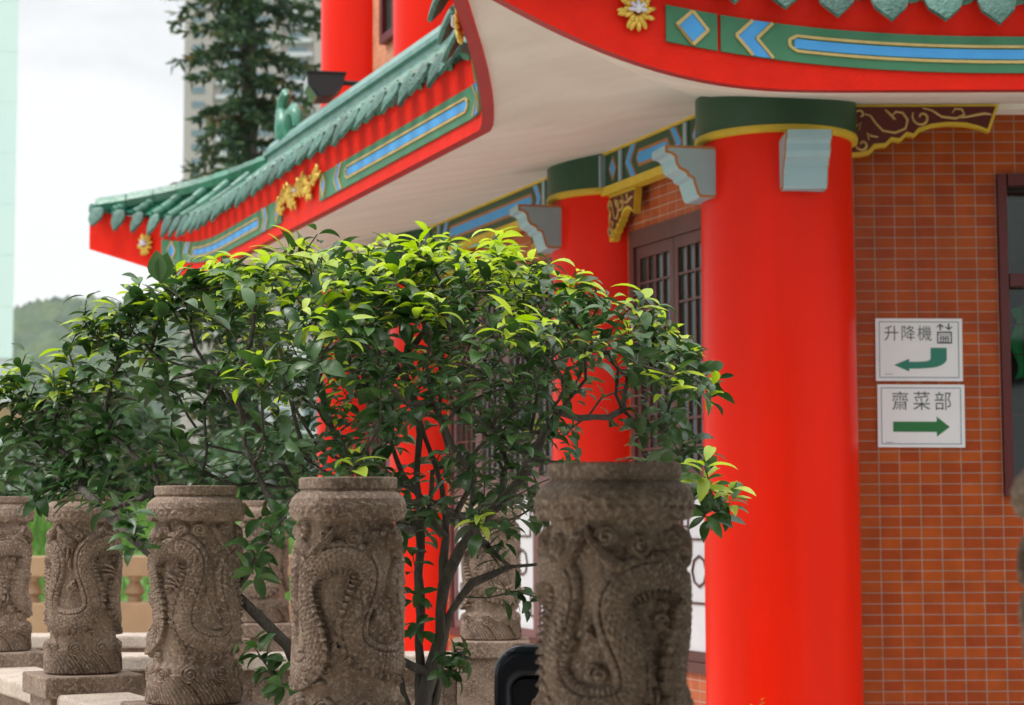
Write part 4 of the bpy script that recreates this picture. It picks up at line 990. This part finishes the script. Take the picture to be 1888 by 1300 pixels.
def rail(p, q, label, group, zt=1.10, wide=.215, gap=True, bottom=.12):
    p = Vector(p); q = Vector(q); d = (q-p); L_ = d.length; an = math.atan2(d.y, d.x)
    root = empty('balustrade_rail', (*((p+q)/2), 0), an, label, 'balustrade', group)
    h = L_/2-.127
    MB().box(-h, h, -wide/2, wide/2, zt-.055, zt, .009).build('handrail_slab', M['stonel'], root)
    pn = MB(); pn.box(-h+.002, h-.002, -.06, .06, bottom, zt-.056, .004)
    for sg in (-1, 1): pn.box(-h+.05, h-.05, sg*.066-.006, sg*.066+.006, bottom+.12, zt-.12, .005)
    pn.build('carved_panel', M['stone'], root)
    md = MB(); nmed = 3
    for k in range(nmed):
        cx = -h+(2*h)*(k+.5)/nmed
        for sg in (-1, 1):
            for rr, tr in ((.085, .009), (.055, .008), (.025, .012)):
                md.tube([(cx+rr*math.cos(a*math.pi/12)*1.15, sg*.073, (zt+bottom)/2+.22+rr*math.sin(a*math.pi/12)) for a in range(24)], tr, 6, closed=True)
    md.build('medallion', M['stone'], root, smooth=60)
pts = [(x, y) for x, y, _, _ in POSTS[:6]]
names = ['stone rail between the two nearest pillars', 'stone rail right of the brown pillar', 'stone rail between the third pillar and the brown pillar', 'stone rail slab with pale top right of the square capped pillar', 'stone rail at the lower left corner before the square capped pillar']
for k in range(5): rail(pts[k], pts[k+1], names[k], 'rails of the near balustrade')
rail((-1.15, 7.4), (-.083, 7.4), 'pale topped rail of the inner balustrade left of the tree trunk', 'rails of the inner balustrade')
rail((-2.22, 7.4), (-1.15, 7.4), 'rail of the inner balustrade behind the second and third pillars', 'rails of the inner balustrade')
rail((-.083, 7.4), (.62, 7.4), 'short rail of the inner balustrade behind the black handrail', 'rails of the inner balustrade')
rail((-2.6, 8.7), (-1.105, 8.7), 'farther pale rail behind the inner balustrade', 'rails of the inner balustrade')
rail((-1.105, 8.7), (-.55, 8.7), 'short farther rail right of the far pillar', 'rails of the inner balustrade')

# far tan balustrade with vase balusters
fb = empty('far_balustrade', (0, 16, 0), 0, 'blurred tan balustrade with vase balusters in front of the green bank', 'balustrade')
z_t, z_t2 = at(250, 1025, 16).z, at(250, 1062, 16).z; z_b, z_b2 = at(250, 1110, 16).z, at(250, 1166, 16).z
MB().box(-6, -1.6, -.13, .13, z_t2, z_t, .01).build('top_rail', M['tan'], fb); MB().box(-6, -1.6, -.13, .13, z_b2-.6, z_b, .01).build('bottom_rail', M['tan'], fb)
hh = z_t2-z_b
for k in range(9):
    MB().lathe([(.06, z_b), (.06, z_b+.03), (.045, z_b+.05), (.085, z_b+hh*.35), (.07, z_b+hh*.55), (.04, z_b+hh*.8), (.06, z_t2-.02), (.06, z_t2)], 16).build('baluster', M['tan'], fb, (-5.6+k*.417+.02, 0, 0), 0, 50)

# black handrail loop
hr = empty('black_handrail', (.17, 5.5, 0), R(-4), 'glossy black rounded plastic rail loop behind the large dark pillar', 'handrail')
zt = at(950, 1188, 5.5).z
def arch(w_, top, r, x0=0):
    p = [(x0-w_, 0, 0), (x0-w_, 0, top-r)]+[(x0-w_+r*(1-math.cos(a)), 0, top-r+r*math.sin(a)) for a in [math.pi/2*k/8 for k in range(1, 9)]]
    return p+[(2*x0-x, y, z) for x, y, z in p[::-1]]
def ringplate(mb, A, B, y0, y1):
    n = len(A); vs = [(x, y0, z) for x, _, z in A]+[(x, y0, z) for x, _, z in B]+[(x, y1, z) for x, _, z in A]+[(x, y1, z) for x, _, z in B]
    for i in range(n-1): mb.add([], []); 
    fs = []
    for i in range(n-1): fs += [(i, i+1, n+i+1, n+i), (2*n+i+1, 2*n+i, 3*n+i, 3*n+i+1), (i+1, i, 2*n+i, 2*n+i+1), (n+i, n+i+1, 3*n+i+1, 3*n+i)]
    fs += [(0, n, 3*n, 2*n), (n-1, 3*n-1, 4*n-1, 2*n-1)]
    mb.add(vs, fs)
bd = MB(); ringplate(bd, arch(.222, zt, .080), arch(.172, zt-.088, .036), -.052, .052); ob = bd.build('rail_loop', M['black'], hr, smooth=60)
bv = ob.modifiers.new('round', 'BEVEL'); bv.width = .030; bv.segments = 6; bv.limit_method = 'ANGLE'; bv.angle_limit = R(50)
ip = MB(); ringplate(ip, arch(.172, zt-.096, .034), arch(.120, zt-.145, .02), -.020, .020); ip.build('inner_plate', M['black'], hr, smooth=60)
MB().tube(arch(.177, zt-.092, .036), .006, 8).build('inner_trim', M['black'], hr, smooth=60)

# ------------------------------------------------------------------ the bush / small tree
def leaf_template(nl=6):
    """unit leaf along +x, up +z, 3 points across; returns verts (n,3), quads"""
    ss = np.linspace(0, 1, nl+1); wv = np.array([.04, .34, .52, .56, .46, .26, .0])*.5*.86
    wv = np.interp(ss, np.linspace(0, 1, 7), wv); return ss, wv
def make_leaf(p, d, up, ln, wf, curl, fold):
    ss, wv = leaf_template(6); d = d/np.linalg.norm(d); sd = np.cross(up, d); sd /= (np.linalg.norm(sd)+1e-9); u = np.cross(d, sd)
    V = []; a = 0.; c = np.array(p, float); st = ln/6
    for i, s in enumerate(ss):
        dd = d*math.cos(a)-u*math.sin(a); uu = u*math.cos(a)+d*math.sin(a); w_ = wv[i]*ln*wf
        if i == 6: V.append(c.copy())
        else:
            V += [c+sd*w_+uu*w_*fold, c.copy(), c-sd*w_+uu*w_*fold]
        c = c+dd*st; a += curl/6
    F = []
    for i in range(5):
        b0 = 3*i; F += [(b0, b0+1, b0+4, b0+3), (b0+1, b0+2, b0+5, b0+4)]
    F += [(15, 16, 18, 18), (16, 17, 18, 18)]
    return V, F
class LeafBin:
    def __init__(s): s.V = []; s.F = []; s.T = []
    def add(s, V, F):
        n = len(s.V); s.V += V
        for f in F:
            f = tuple(i+n for i in f); (s.T.append(f[:3]) if f[2] == f[3] else s.F.append(f))
    def build(s, name, m, parent):
        me = bpy.data.meshes.new(name); me.from_pydata([tuple(v) for v in s.V], [], s.F+s.T); me.materials.append(m)
        me.polygons.foreach_set('use_smooth', [True]*len(me.polygons)); o = bpy.data.objects.new(name, me); col.objects.link(o); o.parent = parent; return o
def rosette(bin_, p, axis, r, n, ln, spread=1.0, wf=.92):
    axis = np.array(axis, float); axis /= np.linalg.norm(axis); t1 = np.cross(axis, [0.3, .9, .1]); t1 /= np.linalg.norm(t1); t2 = np.cross(axis, t1)
    a0 = r.uniform(0, 6.28)
    for k in range(n):
        a = a0+k*2.4+r.uniform(-.3, .3); lift = r.uniform(.05, .85)*spread; o = t1*math.cos(a)+t2*math.sin(a)
        d = o*math.cos(lift)+axis*math.sin(lift); p_ = np.array(p)+axis*(-.010*k+.01)+o*.004
        up = axis+np.array([0, 0, .5])+r.normal(0, .25, 3)
        V, F = make_leaf(p_, d, up, ln*r.uniform(.65, 1.15), wf*r.uniform(.88, 1.12), r.uniform(.4, 1.5), r.uniform(.12, .5)); bin_.add(V, F)

BX = [(-60, 668), (0, 655), (60, 650), (130, 632), (150, 562), (215, 532), (250, 505), (300, 485), (400, 468), (470, 458), (560, 450), (600, 455), (690, 432), (800, 442), (930, 430), (975, 462), (1060, 492), (1150, 525), (1210, 562), (1270, 625), (1325, 675), (1335, 712)]
def inside(x, y, r):
    top = np.interp(x, [p[0] for p in BX], [p[1] for p in BX])+10+22*math.sin(x*.047+1)*math.cos(x*.019)+13*math.sin(x*.11)
    bot = np.interp(x, [-60, 0, 60, 130, 230, 300, 400, 470, 560, 640, 740, 800, 900, 990, 1060, 1150, 1240, 1300, 1336], [880, 890, 905, 900, 930, 905, 900, 960, 940, 900, 985, 975, 960, 965, 860, 850, 850, 800, 700])
    bot = bot+18*math.sin(x*.06)+14*math.sin(x*.13+2)
    return top < y < bot, top, bot
def build_bush():
    r = np.random.default_rng(5); root = empty('garden_tree', (-.24, 5.15, 0), 0, 'small broad evergreen tree with lime young leaves between the balustrades', 'tree')
    org = np.array([-.24, 5.15, 0.])
    T = []
    tries = 0
    while len(T) < 800 and tries < 40000:
        tries += 1
        x = r.uniform(-60, 1336); y = r.uniform(430, 990); ok, top, bot = inside(x, y, r)
        if not ok: continue
        f = (y-top)/(bot-top)
        dens = np.interp(f, [0, .12, .35, .55, .8, 1], [1, 1, .80, .45, .42, .35])
        if 300 < x < 600: dens *= np.interp(f, [0, .2, .45, .8, 1], [.85, .66, .42, .42, .8])
        if x < 300: dens *= .62+.5*max(0, f-.6)
        if 600 < x < 1050 and f > .55: dens *= .75
        if x > 1050: dens *= np.interp(f, [0, .6, 1], [1, .75, .5])
        if r.random() > dens: continue
        cx = (x-640)/720.; th_ = .62*math.sqrt(max(.05, 1-cx*cx))*(.45+.55*min(1, f*3.0+.15))
        yc = 5.15+.10*cx; Y = yc+r.uniform(-1, 1)*th_
        if x < 420: Y = max(Y, 4.95+ (420-x)/420*.45); Y = min(Y, 6.2)
        if x < 300 and y > 880: Y = min(Y, 5.2)
        T.append((x, y, Y, f))
    # hand placed sprigs
    manual = [(585, 432, 4.9, 'dark1'), (920, 432, 4.9, 'y2'), (1062, 500, 4.95, 'y'), (1185, 548, 5.0, 'y'), (170, 590, 5.2, 'y'), (125, 645, 5.3, 'y'), (25, 690, 5.4, 'y'), (640, 540, 4.7, 'y'), (500, 475, 4.9, 'y'), (590, 590, 4.65, 'y'), (760, 552, 4.7, 'y'), (650, 845, 4.6, 'y'), (1000, 595, 4.6, 'y'), (945, 590, 4.6, 'y'), (1240, 690, 4.9, 'y'),
              (295, 520, 4.6, 'big'), (1300, 858, 4.8, 'y'), (1350, 900, 4.85, 'y'), (1310, 905, 4.85, 'd'), (1335, 925, 4.9, 'd'), (1300, 950, 4.85, 'd'), (1285, 890, 4.9, 'd'), (1320, 945, 4.95, 'd'), (1295, 685, 5.0, 'd'), (1300, 710, 4.9, 'd'),
              (185, 925, 5.0, 'd'), (165, 905, 5.0, 'd'), (240, 955, 4.75, 'd'), (225, 925, 4.8, 'd'), (70, 915, 5.2, 'd'), (250, 990, 4.75, 'd'), (480, 1020, 4.6, 'd'), (500, 980, 4.6, 'd'), (470, 1050, 4.6, 'd'), (455, 1000, 4.65, 'd'), (520, 960, 4.6, 'd'),
              (480, 1210, 4.7, 'd'), (500, 1240, 4.7, 'd'), (465, 1185, 4.7, 'd'), (520, 1262, 4.7, 'd'), (840, 1200, 5.0, 'd'), (860, 1215, 5.0, 'd'), (820, 1230, 5.0, 'd'), (845, 1240, 5.0, 'd'), (950, 1090, 5.1, 'd'), (985, 1100, 5.1, 'd'), (770, 1095, 5.1, 'd'), (900, 1010, 5.0, 'd'), (930, 1000, 5.0, 'd'), (950, 960, 4.9, 'd'), (760, 1020, 5.0, 'd'), (870, 960, 4.9, 'd'), (770, 1150, 5.1, 'd')]
    nodes = []; par = []; 
    def node(p, parent): nodes.append(np.array(p, float)); par.append(parent); return len(nodes)-1
    def chain(px, start):
        k = start
        for (x, y, Y) in px:
            q = np.array(at(x, y, Y)); a = nodes[k]; n = max(1, int(np.linalg.norm(q-a)/.06))
            for j in range(1, n+1):
                f = j/n; p = a+(q-a)*f+(r.normal(0, .004, 3) if j < n else 0); k = node(p, k)
        return k
    rt = node((-.24, 5.15, 0.), -1)
    c = chain([(775, 1310, 5.15), (795, 1240, 5.15), (815, 1170, 5.15), (818, 1080, 5.15)], rt); fork = c
    m1 = chain([(822, 990, 5.15), (815, 900, 5.2), (770, 760, 5.2), (740, 690, 5.2), (700, 600, 5.2)], c)
    m2 = chain([(850, 1010, 5.1), (920, 930, 5.0), (985, 840, 5.0), (1030, 760, 5.0), (1080, 700, 5.0)], c)
    m3 = chain([(830, 1130, 5.15), (870, 1075, 5.05), (940, 1045, 5.0), (1000, 1040, 4.95), (1100, 1000, 5.0), (1240, 940, 5.0), (1300, 910, 4.95)], c-6)
    m4 = chain([(770, 760, 5.2), (740, 660, 5.3), (820, 560, 5.3)], m1-14)
    s2 = chain([(560, 1260, 4.95), (530, 1190, 4.95), (490, 1150, 4.9), (430, 1090, 4.9), (300, 1040, 4.95), (240, 990, 4.9), (150, 900, 5.2)], node(np.array(at(620, 1330, 5.0)), rt))
    s3 = chain([(545, 900, 5.1), (500, 830, 5.15), (430, 740, 5.15), (360, 640, 5.2)], chain([(640, 1180, 5.05), (590, 1040, 5.1)], fork-3))
    s4 = chain([(545, 780, 5.25), (520, 660, 5.3), (500, 580, 5.3)], s3-14)
    s5 = chain([(420, 880, 5.3), (300, 820, 5.4), (180, 760, 5.5), (80, 740, 5.55)], s3-18)
    s6 = chain([(640, 860, 5.2), (600, 760, 5.2), (590, 660, 5.2)], m1-16)
    TT = [(np.array(at(x, y, Y)), f, 'a', x, y) for x, y, Y, f in T]+[(np.array(at(x, y, Y)), .3, k, x, y) for x, y, Y, k in manual]
    basep = nodes[fork]; TT.sort(key=lambda q: np.linalg.norm(q[0]-basep))
    N0 = np.array(nodes); NA = np.zeros((60000, 3)); NA[:len(N0)] = N0; cnt = len(N0)
    DB = np.zeros(60000)
    for i in range(cnt): DB[i] = DB[par[i]]+np.linalg.norm(N0[i]-N0[par[i]]) if par[i] >= 0 else 0
    tips = []
    for p, f, kind, x, y in TT:
        D = np.linalg.norm(NA[:cnt]-p, axis=1); cost = D+.10*DB[:cnt]+.6*np.clip(NA[:cnt, 2]-p[2]+.02, 0, 9); cost[:8] += 9; k = int(np.argmin(cost))
        a = NA[k].copy(); L_ = np.linalg.norm(p-a); n = max(1, int(L_/.05)); pk = k
        sag = r.uniform(.02, .10)*L_; bow = r.normal(0, .05, 3)*L_; bow[2] = -sag
        for j in range(1, n+1):
            ff = j/n; q = a+(p-a)*ff+bow*4*ff*(1-ff)+(r.normal(0, .0035, 3) if j < n else 0)
            nodes.append(q); par.append(pk); NA[cnt] = q; DB[cnt] = DB[pk]+L_/n; pk = cnt; cnt += 1
        tips.append((pk, f, kind, x, y))
    # pipe model radii
    n = len(nodes); A = np.full(n, 0.)
    for tp in tips: A[tp[0]] += 1
    ch = [[] for _ in range(n)]
    for i in range(n-1, 0, -1):
        A[par[i]] += A[i]
        ch[par[i]].append(i)
    rad = .0016*np.maximum(A, .6)**.42; rad = np.clip(rad, .0014, .024)
    mb = MB()
    # chains: follow thickest child
    stack = [(0, None)]
    while stack:
        s, pr = stack.pop(); line = [] if pr is None else [pr]; k = s
        while True:
            line.append(k)
            if not ch[k]: break
            c_ = sorted(ch[k], key=lambda q: -A[q])
            for o_ in c_[1:]: stack.append((o_, k))
            k = c_[0]
        rs = [rad[q] for q in line]
        if pr is not None: rs[0] = min(rs[0], rs[1]*1.15)
        big = max(rs) > .007
        if big: rs = [q*(1+.10*math.sin(i*1.7)+r.normal(0, .05)) for i, q in enumerate(rs)]
        mb.tube([tuple(nodes[q]-org) for q in line], rs, 9 if big else 5, cap=False)
    mb.build('trunk', M['bark'], root, smooth=180)
    dark, lime = LeafBin(), LeafBin()
    for k, f, kind, x, y in tips:
        p = nodes[k]; q = nodes[par[k]]; ax = (p-q)/np.linalg.norm(p-q)*.55+np.array([0, -.12, .75])+r.normal(0, .28, 3); po = p-org
        if kind == 'a':
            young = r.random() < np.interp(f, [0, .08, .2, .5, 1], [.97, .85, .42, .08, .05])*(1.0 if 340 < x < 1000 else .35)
            if young:
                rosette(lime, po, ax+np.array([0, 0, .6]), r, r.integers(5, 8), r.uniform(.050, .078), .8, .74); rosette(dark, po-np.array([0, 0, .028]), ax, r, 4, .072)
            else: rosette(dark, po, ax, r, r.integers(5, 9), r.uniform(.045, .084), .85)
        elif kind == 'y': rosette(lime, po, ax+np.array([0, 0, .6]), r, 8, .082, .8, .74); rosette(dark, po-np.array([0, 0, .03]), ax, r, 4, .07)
        elif kind == 'y2':
            for dz in (0., .03, .06): rosette(lime, po-np.array([0, 0, dz]), np.array([0, 0, 1.]), r, 6, .080, .7, .72)
        elif kind == 'd': rosette(dark, po, ax*np.array([1, 1, .5]), r, 7, .066, .8)
        elif kind == 'dark1': rosette(dark, po, np.array([0, 0, 1.]), r, 4, .058, .7)
        elif kind == 'big':
            for dr_, ln, up_ in (((-.12, -.1, 1), .078, (-.3, -1, .1)), ((.22, .1, 1), .074, (.5, -1, .1))):
                V, F = make_leaf(po, np.array(dr_, float), np.array(up_, float), ln, 1.35, .1, .25); dark.add(V, F)
        # leaves along the twig
        kk = par[k]; c_ = 0
        while kk > 0 and c_ < 3 and A[kk] <= 3:
            if r.random() < .5:
                V, F = make_leaf(nodes[kk]-org, r.normal(0, 1, 3)*np.array([1, 1, .5])+np.array([0, 0, .25]), np.array([0, 0, 1.])+r.normal(0, .3, 3), r.uniform(.045, .08), r.uniform(.8, 1.05), r.uniform(.2, 1.2), r.uniform(.1, .45)); dark.add(V, F)
            kk = par[kk]; c_ += 1
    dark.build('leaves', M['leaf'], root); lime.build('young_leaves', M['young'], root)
    print('bush tips', len(tips), 'leaf faces', len(dark.F)+len(lime.F), 'nodes', n)
build_bush()

# small sprig at the foot of the corner column
sp = empty('small_plant', (at(1350, 1300, 8.3).x, 8.3, .0), 0, 'tiny orange tipped plant sprigs at the foot of the red corner column', 'plant')
mb = MB(); lf = LeafBin(); r = np.random.default_rng(3); zt_ = at(1350, 1290, 8.3).z
for k in range(9):
    x_ = -.16+.04*k; z_ = zt_-.04+r.uniform(-.03, .055); mb.tube([(x_*.4, 0, .0), (x_*.8, 0, z_*.6), (x_, 0, z_)], [.006, .004, .002], 5)
    for j in range(9):
        V, F = make_leaf(np.array([x_, 0, z_-.012*j]), r.normal(0, 1, 3), np.array([0, 0, 1.]), .022, 1., .4, .2); lf.add(V, F)
mb.build('stem', M['bark'], sp); lf.build('leaves', M['young'], sp)

# ------------------------------------------------------------------ air
hz = MB().box(-480, 360, -20, 1290, -2.0, 175).build('haze', M['pale']); hz.data.materials.clear()
hm_ = bpy.data.materials.new('haze_air'); hm_.use_nodes = True; t = hm_.node_tree; t.nodes.clear()
o_ = t.nodes.new('ShaderNodeOutputMaterial'); v_ = t.nodes.new('ShaderNodeVolumePrincipled'); v_.inputs['Color'].default_value = (.90, .95, 1., 1)
v_.inputs['Density'].default_value = .00019; t.links.new(v_.outputs[0], o_.inputs['Volume']); hz.data.materials.append(hm_); tag(hz, kind='stuff')
